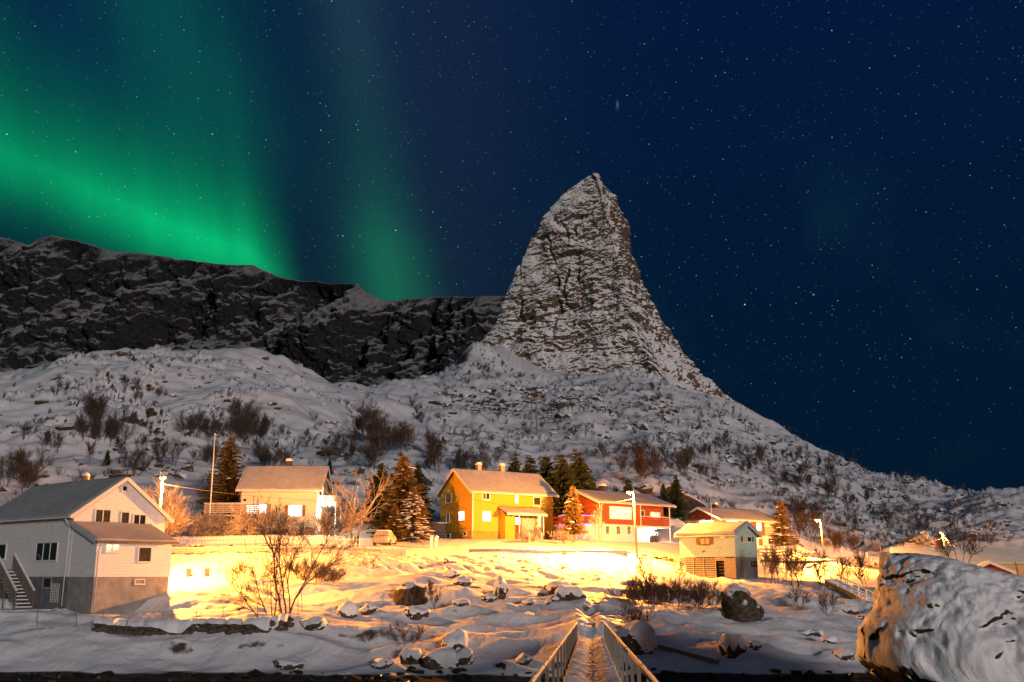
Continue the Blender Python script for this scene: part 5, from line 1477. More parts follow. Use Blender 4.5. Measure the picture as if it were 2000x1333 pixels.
# ================================================================== vegetation
M_bark = mat('birch_bark', (.085, .060, .045), rough=.9, var=.3, scale=6, coords='Object')
M_twig = mat('birch_twigs', (.095, .068, .050), rough=.9, var=.25, scale=3)
M_barkw = mat('grey_bark', (.16, .12, .09), rough=.9, var=.3, scale=6)
def frost_mat(name, bark, lo, hi):
    return snow_rock_mat(name, snow=(.80, .80, .80), rock=bark, rock2=tuple(c * .7 for c in bark), lo=lo, hi=hi, nscale=3, namp=.3, fine=9, famp=.2, bump=.004, bscale=30)
M_frost = frost_mat('snowy_lit_bark', (.20, .14, .09), .05, .5)  # bark paler too: strong lamplight on these trees put into the colour
M_frosttwig = frost_mat('snowy_lit_twigs', (.24, .16, .10), -.05, .55)


def tubes_mesh(name, tubes, m):
    """tubes: list of (pts Nx3, radii N, sides)"""
    V, Fc, base = [], [], 0
    for pts_, rad, n in tubes:
        p = np.asarray(pts_, float); rad = np.asarray(rad, float)
        t = np.gradient(p, axis=0); t /= np.linalg.norm(t, axis=1, keepdims=True) + 1e-9
        ref = np.where(np.abs(t[:, 2:3]) > .9, np.array([[1., 0, 0]]), np.array([[0, 0, 1.]]))
        a = np.cross(t, ref); a /= np.linalg.norm(a, axis=1, keepdims=True) + 1e-9; b_ = np.cross(t, a)
        th = np.arange(n) * 2 * math.pi / n
        ring = p[:, None] + (a[:, None] * np.cos(th)[None, :, None] + b_[:, None] * np.sin(th)[None, :, None]) * rad[:, None, None]
        k = len(p); V.append(ring.reshape(-1, 3))
        idx = base + np.arange(k * n).reshape(k, n); nx_ = np.roll(idx, -1, 1)
        Fc.append(np.stack([idx[:-1], nx_[:-1], nx_[1:], idx[1:]], -1).reshape(-1, 4)); base += k * n
    return raw_mesh(name, np.concatenate(V), np.concatenate(Fc), m)


def raw_mesh(name, v, q, m, smooth=True):
    me = bpy.data.meshes.new(name); k = q.shape[1]
    me.vertices.add(len(v)); me.vertices.foreach_set('co', v.astype(np.float32).ravel())
    me.loops.add(q.size); me.loops.foreach_set('vertex_index', q.astype(np.int32).ravel())
    me.polygons.add(len(q)); me.polygons.foreach_set('loop_start', np.arange(0, q.size, k, dtype=np.int32))
    me.polygons.foreach_set('use_smooth', np.full(len(q), smooth))
    me.update(calc_edges=True); me.materials.append(m); return me


def bare(seed, h=4.0, stems=1, spread=.25, fork=3, levels=3, kids=6, r0=.06, up=.35, twig=.008, wob=.12, first=.25, lean=(0, 0)):
    """leafless tree: returns (stem tubes, twig tubes)"""
    rg = np.random.RandomState(seed); S, T = [], []
    def limb(p, d_, L, r_, lev):
        n = max(3, int(3 + L * 1.4)) if lev < 2 else 4
        pts_ = [p.copy()]; d_ = d_ / np.linalg.norm(d_)
        for i in range(n):
            d_ = d_ + rg.normal(0, wob, 3) + np.array([0, 0, up * .18 * (1 if lev else .6)]); d_ /= np.linalg.norm(d_)
            pts_.append(pts_[-1] + d_ * L / n)
        end = max(twig * .6, r_ * (.35 if lev < levels else .4))
        rad = np.linspace(r_, end, n + 1)
        (S if lev < 2 else T).append((pts_, rad, 5 if lev == 0 else (4 if lev == 1 else 3)))
        if lev >= levels: return
        k = rg.poisson(kids * (1.0 if lev else 1.25)) + 2
        for _ in range(k):
            t = rg.uniform(first if lev == 0 else .15, 1.0) ** .9
            i = min(n - 1, int(t * n)); q = pts_[i] + (pts_[i + 1] - pts_[i]) * (t * n - i)
            ax = rg.normal(0, 1, 3); ax -= ax.dot(d_) * d_; ax /= np.linalg.norm(ax) + 1e-9
            ang = rg.uniform(.35, .95)
            dd = (pts_[i + 1] - pts_[i]); dd /= np.linalg.norm(dd)
            nd = dd * math.cos(ang) + ax * math.sin(ang); nd[2] += up * .35
            limb(q, nd, L * rg.uniform(.32, .62) * (1.15 - .45 * t), max(twig, (r_ * (1 - .65 * t)) * .55), lev + 1)
    for s_ in range(stems):
        a = rg.uniform(0, 6.283); sp = spread * rg.uniform(.4, 1.2) if stems > 1 else spread * .3
        d0_ = np.array([math.cos(a) * sp + lean[0], math.sin(a) * sp + lean[1], 1.0])
        st = np.array([math.cos(a), math.sin(a), 0]) * (.12 * stems ** .5 if stems > 1 else 0)
        limb(np.array([0, 0, -.35]) + st, d0_, h * rg.uniform(.75, 1.0) if stems > 1 else h * .8, r0 * rg.uniform(.7, 1.1), 0)
    return S, T


# hillside birch shrubs: shared variants, one mesh each
SHRUB = []
for k in range(10):
    st, tw = bare(100 + k, h=4.0, stems=(6, 8, 3, 5, 9, 1, 4, 7, 2, 1)[k], spread=(.4, .5, .25, .35, .6, .2, .3, .45, .2, .2)[k], levels=2 if k not in (5, 9) else 3, kids=(7, 6, 9, 8, 6, 7, 9, 7, 11, 8)[k], r0=.04, up=.5, twig=.012)
    SHRUB.append(tubes_mesh('birch_shrub', st + tw, M_twig))

CL = [  # x, row, half-width, half-height, count, size range, where
    (185, 850, 55, 45, 13, (4, 6.5), 'knoll above the white house'), (290, 900, 50, 25, 8, (3, 5), 'knoll above the white house'),
    (80, 870, 30, 25, 5, (3, 4.5), 'knoll above the white house'), (45, 935, 50, 22, 9, (3.5, 5), 'knoll above the white house'),
    (250, 765, 70, 22, 8, (2, 3.2), 'knoll above the white house'), (115, 748, 40, 16, 4, (2, 3), 'knoll above the white house'),
    (380, 840, 28, 25, 9, (3.2, 5.2), 'knoll above the cream house'), (485, 840, 55, 40, 15, (4, 6), 'knoll above the cream house'),
    (420, 905, 60, 22, 6, (3, 4), 'knoll above the cream house'), (575, 835, 40, 30, 5, (2, 3.2), 'knoll above the cream house'), (530, 890, 40, 25, 7, (3, 4.5), 'knoll above the cream house'),
    (718, 835, 22, 30, 9, (4, 6.5), 'saddle behind the dark spruces'), (775, 865, 40, 25, 10, (4, 6), 'saddle behind the dark spruces'), (850, 885, 22, 15, 5, (4, 5.5), 'saddle behind the dark spruces'),
    (640, 875, 40, 28, 5, (2.5, 3.8), 'saddle behind the dark spruces'), (690, 905, 50, 20, 7, (3, 4.2), 'saddle behind the dark spruces'), (820, 800, 60, 25, 6, (2.4, 3.5), 'saddle behind the dark spruces'),
    (915, 905, 60, 22, 9, (3, 4.5), 'slope above the yellow house'), (1000, 850, 80, 40, 8, (2.2, 3.4), 'slope above the yellow house'),
    (920, 712, 28, 12, 7, (2.5, 4), 'foot of the peak'), (985, 728, 80, 16, 13, (2.4, 4), 'foot of the peak'), (1115, 722, 60, 14, 7, (2.4, 3.6), 'foot of the peak'),
    (1000, 765, 100, 18, 8, (2, 3), 'foot of the peak'),
    (1250, 915, 40, 30, 10, (4, 6), 'slope above the red houses'), (1335, 900, 60, 40, 13, (4, 5.5), 'slope above the red houses'), (1300, 785, 60, 40, 9, (3, 4.2), 'slope above the red houses'),
    (1400, 860, 55, 40, 10, (3.2, 4.6), 'slope above the red houses'), (1485, 900, 60, 40, 13, (3.4, 5), 'slope above the red houses'),
    (1585, 930, 65, 40, 18, (3.4, 5.2), 'lower flank of the peak'), (1650, 975, 60, 30, 13, (3.2, 4.6), 'lower flank of the peak'), (1545, 885, 60, 18, 6, (3, 4), 'lower flank of the peak'),
    (1705, 1015, 60, 28, 9, (3, 4.2), 'lower flank of the peak'), (1785, 1005, 60, 28, 6, (2.5, 3.5), 'lower flank of the peak'),
    (1640, 1062, 30, 10, 7, (3, 4.2), 'bank behind the far lamp'), (1565, 1020, 28, 28, 8, (4, 6), 'bank behind the far lamp'),
]
rg = np.random.RandomState(7)
cand, meta = [], []
for (x, y, hx, hy, n, sz, wh) in CL:
    for _ in range(n):
        a = rg.normal(0, .55, 2); cand.append((x + a[0] * hx, y + a[1] * hy + 14)); meta.append((sz, wh))
hits = raycast([c_[0] for c_ in cand], [c_[1] for c_ in cand], 118)
nsh = 0
for p, (sz, wh) in zip(hits, meta):
    if np.isnan(p[0]) or p[1] > 520: continue
    o = bpy.data.objects.new('birch_shrub', SHRUB[rg.choice(10, p=[.07, .05, .13, .12, .05, .15, .13, .06, .12, .12])]); COL.objects.link(o)
    s_ = rg.uniform(*sz) / 4.5
    o.location = p; o.rotation_euler = (rg.normal(0, .06), rg.normal(0, .06), rg.uniform(0, 6.28)); o.scale = (s_ * rg.uniform(.85, 1.2), s_ * rg.uniform(.85, 1.2), s_)
    look = ('bushy', 'wide bushy', 'sparse three-stemmed', 'upright', 'broad spreading', 'single-stemmed', 'open', 'dense', 'twin-stemmed', 'slender')[SHRUB.index(o.data)]
    tag(o, ('tall ' if s_ > 1.15 else 'low ' if s_ < .75 else '') + look + ' bare birch on the ' + wh, 'shrub', 'birch shrubs on the ' + wh); nsh += 1

# low scrub that nobody could count
rg = np.random.RandomState(11)
cx = np.concatenate([rg.uniform(-50, 1000, 700), rg.uniform(850, 1300, 500), rg.uniform(1180, 1950, 1300)])
cy = np.concatenate([rg.uniform(700, 990, 700), rg.uniform(690, 900, 500), np.zeros(1300)])
cy[1200:] = np.interp(cx[1200:], [1180, 1350, 1600, 1950], [700, 760, 890, 980]) + rg.uniform(0, 1, 1300) ** 1.2 * np.interp(cx[1200:], [1180, 1500, 1950], [230, 200, 90])
hp = raycast(cx, cy, 125, n=260)
den = fbm2(hp[:, 0] / 30, hp[:, 1] / 30, 3, 205)
keep = ~np.isnan(hp[:, 0]) & (hp[:, 1] < 480) & (den + rg.uniform(-.5, .5, len(cx)) > -.1)
V, Fq = [], []; nv = 0
for p in hp[keep]:
    k = rg.randint(5, 11); hgt_ = rg.uniform(.5, 1.8) * (1 + .4 * (p[1] > 280))
    for _ in range(k):
        a = rg.uniform(0, 6.28); sp = rg.uniform(.1, .55); L = hgt_ * rg.uniform(.6, 1)
        b0 = p + np.array([math.cos(a) * .15, math.sin(a) * .15, -.15]); tp = b0 + np.array([math.cos(a) * sp * L, math.sin(a) * sp * L, L])
        md = (b0 + tp) / 2 + rg.normal(0, .07, 3) * hgt_
        w_s = .022 + p[1] * .00008
        sx_ = np.array([1, 0, 0]) * w_s; sy_ = np.array([0, 1, 0]) * w_s
        V += [b0 - sx_, b0 + sx_, md + sx_ * .8, md - sx_ * .8, tp + sx_ * .3, tp - sx_ * .3]; Fq += [(nv, nv + 1, nv + 2, nv + 3), (nv + 3, nv + 2, nv + 4, nv + 5)]; nv += 6
        br = md + np.array([rg.normal(0, .3), rg.normal(0, .3), .45]) * hgt_
        V += [md - sx_ * .7, md + sx_ * .7, br + sx_ * .2, br - sx_ * .2]; Fq += [(nv, nv + 1, nv + 2, nv + 3)]; nv += 4
sc = link('hillside_scrub', raw_mesh('hillside_scrub', np.array(V), np.array(Fq), M_twig, False))
tag(sc, 'low bare scrub scattered over the snowy hillside', 'scrub', kind='stuff')

# ------------------------------------------------------------------ conifers
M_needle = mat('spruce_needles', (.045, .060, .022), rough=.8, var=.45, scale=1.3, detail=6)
M_needleb = mat('lamplit_brown_needles', (.19, .125, .035), rough=.8, var=.4, scale=1.3, detail=6)  # brown for lamp-lit spruces: the lamps' gold tone put into the colour
M_clump = mat('branch_snow', (.78, .78, .78), rough=.6, var=.05)
def conifer_mesh(seed, h=8.0, spread=2.0, bare_to=.06, dens=1.0, droop=.35, snowy=0.0, mat_=None):
    rg = np.random.RandomState(seed); V, Q, SV, SQ = [], [], [], []
    def quad(L, F_, a, b_, c_, d_):
        i = len(L); L.extend((a, b_, c_, d_)); F_.append((i, i + 1, i + 2, i + 3))
    z = h * bare_to
    while z < h * .985:
        f_ = 1 - z / h
        R_ = spread * (f_ ** .82) * (1.0 if f_ < .85 else .85) + .12
        nb = int(rg.uniform(8, 12) * dens) if f_ > .12 else 5
        a0 = rg.uniform(0, 6.28)
        for i in range(nb):
            a = a0 + i * 6.283 / nb + rg.normal(0, .22); L = R_ * rg.uniform(.45, 1.22)
            d_ = np.array([math.cos(a), math.sin(a), 0]); sd_ = np.array([-d_[1], d_[0], 0])
            zb_ = z + rg.normal(0, .06)
            ns = max(3, int(L / .17)); laden = rg.rand() < snowy * 1.3 and f_ > .1
            for k in range(ns):
                t = (k + .6) / ns
                c_ = d_ * L * t + np.array([0, 0, zb_ - droop * L * t * (1 - .55 * t) + rg.normal(0, .03)])
                w = (.18 + .36 * (1 - t)) * min(1, L / 1.1) * rg.uniform(.7, 1.3)
                fw_ = .28 * rg.uniform(.8, 1.3)
                for s_ in (-1, 1):                      # a drooping spray on each side of the branch
                    e_ = c_ + sd_ * s_ * w + d_ * fw_ * .7 + np.array([0, 0, -.10 - .12 * rg.rand()])
                    quad(V, Q, c_ - d_ * .05, c_ + d_ * fw_ * .5 + np.array([0, 0, .02]), e_, c_ + sd_ * s_ * w * .6 - d_ * .02 + np.array([0, 0, -.10]))
                e_ = c_ + d_ * fw_ * .3 + np.array([0, 0, -.16 - .1 * rg.rand()])
                quad(V, Q, c_ - sd_ * .05, c_ + sd_ * .05, e_ + sd_ * .02, e_ - sd_ * .02)
                if laden and t > .3:
                    u_ = np.array([0, 0, .05]); ww = w * .8 + .10
                    P0 = [c_ - d_ * .14 - sd_ * ww * .5, c_ - d_ * .14 + sd_ * ww * .5, c_ + d_ * .2 + sd_ * ww * .5 + np.array([0, 0, -.06]), c_ + d_ * .2 - sd_ * ww * .5 + np.array([0, 0, -.06])]
                    top = [q * .75 + c_ * .25 + u_ * 1.6 for q in P0]
                    quad(SV, SQ, *top)
                    for j in range(4): quad(SV, SQ, P0[j], P0[(j + 1) % 4], top[(j + 1) % 4], top[j])
        z += rg.uniform(.17, .27) * (h / 8) ** .5
    for i in range(5):                                  # leader
        a = rg.uniform(0, 6.28); d_ = np.array([math.cos(a), math.sin(a), 0]) * .06
        quad(V, Q, np.array([0, 0, h * .96]) - d_, np.array([0, 0, h * .96]) + d_, np.array([0, 0, h * 1.02]) + d_ * .1, np.array([0, 0, h * 1.02]) - d_ * .1)
    cr = raw_mesh('crown', np.array(V), np.array(Q), mat_ or M_needle, False)
    sn_ = raw_mesh('snow', np.array(SV), np.array(SQ), M_clump, True) if SV else None
    tr_ = tubes_mesh('trunk', [(np.array([[0, 0, -.6], [0, 0, h * .3], [0, 0, h * .98]]), [.02 * h, .014 * h, .02], 7)], M_bark)
    return tr_, cr, sn_
CON = {
    'dark0': conifer_mesh(1, 8, 1.9), 'dark1': conifer_mesh(2, 8, 2.3, dens=1.15), 'dark2': conifer_mesh(3, 8, 1.6),
    'brown': conifer_mesh(4, 9.5, 3.0, dens=1.0, droop=.5, snowy=.05, mat_=M_needleb), 'snowy': conifer_mesh(5, 9, 3.4, dens=1.05, droop=.5, snowy=.4, mat_=M_needleb),
    'gold': conifer_mesh(6, 6, 1.5, bare_to=.2, droop=.15, snowy=.05, mat_=M_needleb), 'loose': conifer_mesh(8, 9, 2.6, dens=.7, droop=.1, snowy=.05, mat_=M_needleb),
}
CH = {'dark0': 8, 'dark1': 8, 'dark2': 8, 'brown': 9.5, 'snowy': 9, 'gold': 6, 'loose': 9}
def conifer(kind, xp, row_top, Y, label, row=None, group=None, fat=1.0):
    p = G(xp, Y, 1000); top = P(xp, row_top, Y).z
    t = thing('spruce_tree', label, 'spruce', p, random.Random(xp).uniform(0, 6), group)
    s_ = max(.3, (top - p.z) / CH[kind]); t.scale = (s_ * fat, s_ * fat, s_)
    for nm, me in zip(('trunk', 'crown', 'snow'), CON[kind]):
        if me:
            q = link(nm, me, None, t)
            if nm == 'snow': q['kind'] = 'stuff'
    return t
conifer('dark2', 1006, 891, 126, 'dark spruce at the chimney end of the row behind the yellow house', fat=1.5)
conifer('dark0', 1036, 890, 128, 'slender dark spruce second in the row behind the yellow house', fat=1.5)
conifer('dark2', 1066, 889, 127, 'dark spruce in the middle of the row behind the yellow house', fat=1.5)
conifer('dark1', 1097, 888, 125, 'broad dark spruce fourth in the row behind the yellow house', fat=1.5)
conifer('dark1', 1130, 884, 127, 'tallest broadest dark spruce at the red-house end of the row', fat=1.5)
conifer('dark0', 1155, 925, 129, 'low dark spruce behind the red gable')
conifer('dark0', 1228, 935, 140, 'dark spruce showing over the red and white roof', fat=1.4)
conifer('dark2', 1297, 944, 150, 'dark spruce at the end of the red and white house, shorter of two', fat=1.3)
conifer('dark1', 1322, 928, 152, 'dark spruce between the two red houses, taller of two', fat=1.1)
conifer('loose', 1525, 975, 158, 'lamp-lit spruce at the far corner of the low red house', fat=1.2)
conifer('gold', 1120, 949, 113, 'small golden lamp-lit spruce in front of the red and white house')
conifer('loose', 442, 849, 124, 'tall loose brown spruce beside the flagpole', fat=1.35)
conifer('dark0', 200, 908, 150, 'small lamp-lit spruce above the white house roof', fat=1.2)
conifer('dark1', 742, 905, 124, 'dark green spruce behind the leafless frosted tree', fat=1.3)
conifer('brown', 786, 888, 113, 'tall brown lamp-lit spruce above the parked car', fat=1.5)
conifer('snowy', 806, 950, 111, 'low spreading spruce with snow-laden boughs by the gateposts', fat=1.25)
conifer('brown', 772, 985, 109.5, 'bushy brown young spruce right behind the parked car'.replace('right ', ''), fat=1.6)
conifer('dark0', 815, 905, 130, 'dark spruce close behind the brown lamp-lit spruce', fat=1.3)
conifer('snowy', 946, 903, 140, 'small frosted spruce behind the yellow roof ridge')
conifer('dark1', 640, 900, 150, 'dark stunted spruce above the cream roof')
conifer('dark0', 1205, 950, 148, 'low spruce behind the red and white roof ridge')

# ------------------------------------------------------------------ frosted garden trees and dark foreground trees
def bare_tree(xp, Y, h, label, seed, name='bare_tree', cat='tree', mats=(None, None), row=1080, pos=None, group=None, **kw):
    p = pos if pos is not None else G(xp, Y, row)
    t = thing(name, label, cat, p, 0, group)
    st, tw = bare(seed, h=h, **kw)
    link('trunk' if kw.get('stems', 1) == 1 else 'stems', tubes_mesh('trunk', st, mats[0] or M_bark), None, t)
    link('crown', tubes_mesh('crown', tw, mats[1] or M_twig), None, t)
    return t
FR = (M_frost, M_frosttwig)
bare_tree(692, 107.5, 8.2, 'large leafless frosted tree at the balcony end of the cream house', 31, mats=FR, stems=3, levels=3, kids=5, r0=.15, up=.3, twig=.017, wob=.15, first=.2, spread=.4)
for i, (xp, Y, hh_, lab) in enumerate(((296, 101, 6.5, 'leaning frosted willow beside the lamp behind the white house'), (318, 104, 5.5, 'upright frosted willow just beyond the lamp pole'), (345, 106, 5.0, 'spreading frosted willow at the start of the picket fence'))):
    bare_tree(xp, Y, hh_, lab, 41 + i, 'willow_tree', 'tree', FR, stems=5, spread=.7, levels=2, kids=9, r0=.08, up=.3, twig=.02, wob=.16)
for i, (xp, hh_, lab) in enumerate(((372, 3.0, 'frosted garden bush nearest the willows'.replace('nearest', 'next to')), (400, 3.4, 'frosted garden bush at the flagpole foot'), (432, 3.0, 'frosted garden bush under the raised deck'), (468, 3.6, 'frosted garden bush before the deck corner'), (505, 4.3, 'tall frosted bush before the wide lit window'), (535, 3.8, 'frosted bush between the two lit windows'), (648, 3.0, 'frosted bush under the entrance lamp'), (668, 4.2, 'frosted bush crowding the leafless tree'))):
    bare_tree(xp, 107 + (i % 3) * .7, hh_, lab, 51 + i, 'garden_bush', 'bush', FR, stems=6, spread=.8, levels=2, kids=9, r0=.045, up=.2, twig=.017, wob=.2)
bare_tree(1163, 112, 4.4, 'slender leafless sapling in front of the red and white house', 71, 'sapling', 'tree', FR, levels=3, kids=6, r0=.05, up=.5, twig=.014)
bare_tree(1098, 110, 1.6, 'low bush between the yellow and the red house', 72, 'garden_bush', 'bush', FR, stems=7, spread=.7, levels=2, kids=6, r0=.025, twig=.014)
bare_tree(1035, 109, 1.2, 'low bush beside the porch steps', 73, 'garden_bush', 'bush', FR, stems=7, spread=.7, levels=2, kids=6, r0=.025, twig=.014)
# foreground
pA, pB = RC(556, 1207), RC(524, 1212)
bare_tree(0, 0, 6.4, 'tall dark leafless tree on the snow bank, several forking trunks', 81, pos=pA, mats=(M_bark, M_bark), stems=5, spread=.5, levels=3, kids=5, r0=.075, up=.28, twig=.010, wob=.11, first=.3)
bare_tree(0, 0, 4.3, 'smaller dark leafless tree leaning away from the tall forked one', 83, pos=pB, mats=(M_bark, M_bark), stems=4, spread=.6, levels=3, kids=5, r0=.055, up=.2, twig=.009, wob=.12, first=.25, lean=(-.4, 0))
FG = [(1268, 1183, 4.6, 'tall bare bush in the thicket above the bridge path', 1, .25), (1327, 1184, 4.0, 'tall bare bush in the thicket toward the boathouse', 1, .3),
      (1238, 1184, 2.2, 'dense low bush at the path end of the thicket', 9, .8), (1262, 1188, 2.0, 'dense low bush second from the path in the thicket', 9, .8), (1290, 1188, 2.2, 'dense low bush in the middle of the thicket', 9, .8),
      (1318, 1190, 2.1, 'dense low bush between the tall ones and the dark boulder', 9, .9), (1350, 1192, 2.3, 'dense low bush beside the large dark boulder', 9, .9), (1380, 1194, 2.0, 'dense low bush leaning over the large dark boulder', 9, 1.0),
      (1242, 1237, 1.9, 'small upright bush beside the bridge end boulder', 6, .4), (796, 1257, 1.5, 'small bare bush among the shore boulders', 6, 1.0), (849, 1197, 2.4, 'slim bare sapling beside the tilted slab boulder', 1, .3),
      (724, 1110, 1.2, 'tiny bare sapling high on the snow bank', 3, .3), (1553, 1192, 1.9, 'small bare bush on the snow slope below the boathouse', 6, .45), (1617, 1202, 1.9, 'small bare bush on the snow slope near the stairs', 5, .3),
      (612, 1140, 1.9, 'brown low bush behind the tall forked tree', 9, .9), (590, 1128, 1.8, 'brown low bush uphill of the tall forked tree', 9, .9), (476, 1142, 1.9, 'thin bare bush uphill of the leaning tree', 6, .5), (640, 1140, 1.6, 'brown low bush beyond the tall forked tree', 8, .9)]
for i, (xp, row, hh_, lab, stn, sp) in enumerate(FG):
    bare_tree(0, 0, hh_, lab, 120 + i, 'bare_bush', 'bush', (M_twig, M_twig), pos=RC(xp, row), stems=stn, spread=sp, levels=3 if stn == 1 else 2, kids=9 if stn > 6 else 7, r0=.05 if stn == 1 else .02, up=.4, twig=.009, wob=.15)
for i, (xp, row, Y, hh_, lab) in enumerate(((1500, 1146, 92, 3.0, 'thin bare sapling at the boathouse corner'), (1520, 1146, 93, 3.6, 'thin bare sapling second from the boathouse corner'), (1541, 1147, 94, 3.2, 'thin bare sapling third from the boathouse corner'), (1560, 1148, 95, 3.4, 'thin bare sapling fourth from the boathouse corner'), (1604, 1146, 96, 3.0, 'thin bare sapling at the stair head'), (1650, 1150, 97, 2.6, 'low bare sapling beside the stair handrail'), (1690, 1160, 96, 3.2, 'spreading bare sapling between the stairs and the boulder'))):
    bare_tree(xp, Y, hh_, lab, 160 + i, 'sapling', 'tree', (M_twig, M_twig), row=row, stems=3, spread=.25, levels=2, kids=10, r0=.04, up=.4, twig=.013, wob=.14)
bare_tree(0, 0, 1.5, 'small bare bush growing on the big boulder top', 190, 'bare_bush', 'bush', (M_twig, M_twig), pos=P(1872, 1093, 46), stems=7, spread=.8, levels=2, kids=6, r0=.015, twig=.008)

# ================================================================== boulders
M_boul = snow_rock_mat('boulder_rock', snow=(.80, .81, .83), rock=(.12, .095, .065), rock2=(.04, .033, .025), lo=.52, hi=.66, nscale=1.5, namp=.22, fine=6, famp=.14, bump=.05, bscale=4)
def ico(sub):
    bm = bmesh.new(); bmesh.ops.create_icosphere(bm, subdivisions=sub, radius=1.0)
    v = np.array([q.co[:] for q in bm.verts]); f = np.array([[q.index for q in fc.verts] for fc in bm.faces]); bm.free(); return v, f
IV, IF = ico(4)
def boulder_meshes(seed, rough=.28, facet=5):
    rg = np.random.RandomState(seed); v = IV.copy()
    for _ in range(facet):                              # knock flat faces off
        n = rg.normal(0, 1, 3); n /= np.linalg.norm(n); n[2] = abs(n[2]) * .6 if rg.rand() < .6 else n[2]; n /= np.linalg.norm(n)
        dd = v @ n; lim = rg.uniform(.55, .82); v = v - np.maximum(0, dd - lim)[:, None] * n * .9
    r_ = 1 + rough * fbm3(v[:, 0] * 1.3 + seed * 3.1, v[:, 1] * 1.3, v[:, 2] * 1.3, 3, seed)
    rock = v * r_[:, None]
    up_ = sstep(IV[:, 2] + .55 * fbm3(IV[:, 0] * 1.4, IV[:, 1] * 1.4 + seed, IV[:, 2] * 1.4, 3, seed + 9), -.22, .12)
    cap_ = v * (1 + .6 * (r_ - 1))[:, None] * (.93 + .12 * up_)[:, None]; cap_[:, 2] += .03 * up_
    a = raw_mesh('rock', rock, IF, M_boul, True); b_ = raw_mesh('snow_cap', cap_, IF, M_snow, True)
    return a, b_
BM = [boulder_meshes(300 + k, facet=3 + k % 4) for k in range(7)]
def boulder(xp, row, wpx, hpx, label, k, rz=0.0, tilt=0.0, cap_=1.0, pos=None, group=None, sink=.33):
    p = pos if pos is not None else RC(xp, row)
    s_ = p.y / F_PX; w, hh_ = wpx * s_ * .52, hpx * s_ * .62
    t = thing('boulder', label, 'boulder', (p.x, p.y + w * .3, p.z + hh_ * (1 - 2 * sink)), 0, group)
    a = link('rock', BM[k][0], None, t); b_ = link('snow_cap', BM[k][1], None, t)
    for q in (a, b_): q.scale = (w, w * .85, hh_); q.rotation_euler = (0, tilt, rz)
    if cap_ <= 0: bpy.data.objects.remove(b_)
    return t
BL = [(795, 1184, 62, 46, 'tilted slab boulder with a dark overhanging face', 0, .3, -.35, .0), (678, 1206, 38, 32, 'cone-shaped snowy boulder below the tilted slab', 1, 0, 0, 1), (719, 1200, 44, 24, 'low flat snowy boulder beside the cone-shaped one', 2, 0, 0, 1),
      (811, 1206, 50, 26, 'rounded snow-capped boulder in front of the tilted slab', 3, 0, 0, 1), (614, 1232, 52, 24, 'dark-faced boulder at the end of the stone wall', 4, 0, 0, 1),
      (807, 1300, 48, 32, 'shore boulder half under snow, away from the bridge', 5, 0, 0, 1), (867, 1303, 72, 38, 'large shore boulder with snow cap and dark foot', 6, 0, 0, 1), (892, 1276, 60, 46, 'tall rounded snowy boulder above the shore', 1, 1.0, 0, 1),
      (881, 1130, 36, 18, 'small snowy rock high on the bank below the yellow house', 2, .5, 0, 1), (876, 1104, 26, 12, 'topmost small rock on the bank below the guardrail', 3, .5, 0, 1), (903, 1142, 38, 18, 'small rock with dark face lower on the bank', 0, 1.5, 0, 1), (903, 1190, 34, 12, 'flat small rock beside the slim sapling', 4, .3, 0, 1),
      (978, 1170, 32, 44, 'tall pointed standing boulder plastered with snow', 1, 2.0, .2, 1), (953, 1174, 34, 16, 'low snowy rock at the foot of the pointed boulder', 3, .2, 0, 1), (1117, 1172, 58, 34, 'big rounded snow-covered boulder beside the path', 5, .2, 0, 1), (1094, 1160, 54, 26, 'big snow-covered boulder touching the rounded one', 6, .8, 0, 1),
      (1083, 1178, 18, 12, 'small dark stone before the rounded boulder', 0, 0, 0, 1), (1070, 1180, 16, 12, 'small dark stone two steps before the rounded boulder', 2, 0, 0, 1), (1035, 1182, 26, 12, 'low snowy stone between pointed and rounded boulders', 4, 0, 0, 1),
      (1250, 1276, 76, 60, 'dark boulder with thick snow cap beside the bridge end', 6, .4, 0, 1), (1446, 1210, 86, 76, 'large dark boulder with snow on its slanting top below the boathouse', 0, 2.2, .25, 0), (1434, 1282, 54, 46, 'dark shore boulder with a flat snow cap', 5, .9, 0, 1), (1474, 1274, 26, 18, 'small stone leaning on the flat-capped shore boulder', 3, 0, 0, 1),
      (1024, 1299, 34, 26, 'boxy snow-capped boulder at the waterline beside the bridge', 2, .2, 0, 1), (908, 1296, 40, 30, 'snowy boulder at the waterline under the tall rounded one', 4, 0, 0, 1),
      (1664, 1202, 30, 18, 'snowy rock below the stairs', 5, 0, 0, 1), (1688, 1212, 34, 16, 'flat snowy rock touching the big boulder', 3, .4, 0, 1), (1622, 1256, 28, 14, 'small snowy rock on the lower slope', 1, 0, 0, 1), (1574, 1240, 34, 12, 'flat buried rock on the lower slope', 2, .7, 0, 1), (1600, 1244, 22, 12, 'little buried rock beside the flat one', 6, .7, 0, 1), (1655, 1290, 40, 20, 'low shore rock beside the big boulder', 4, 0, 0, 1),
      (560, 1305, 60, 22, 'long low snow mound rock at the shore', 3, 0, 0, 1), (745, 1305, 44, 22, 'snowy rock at the shore beyond the small bush', 2, .5, 0, 1)]
for (xp, row, w, hh_, lab, k, rz_, tl_, cp) in BL: boulder(xp, row, w, hh_, lab, k, rz_, tl_, cp)
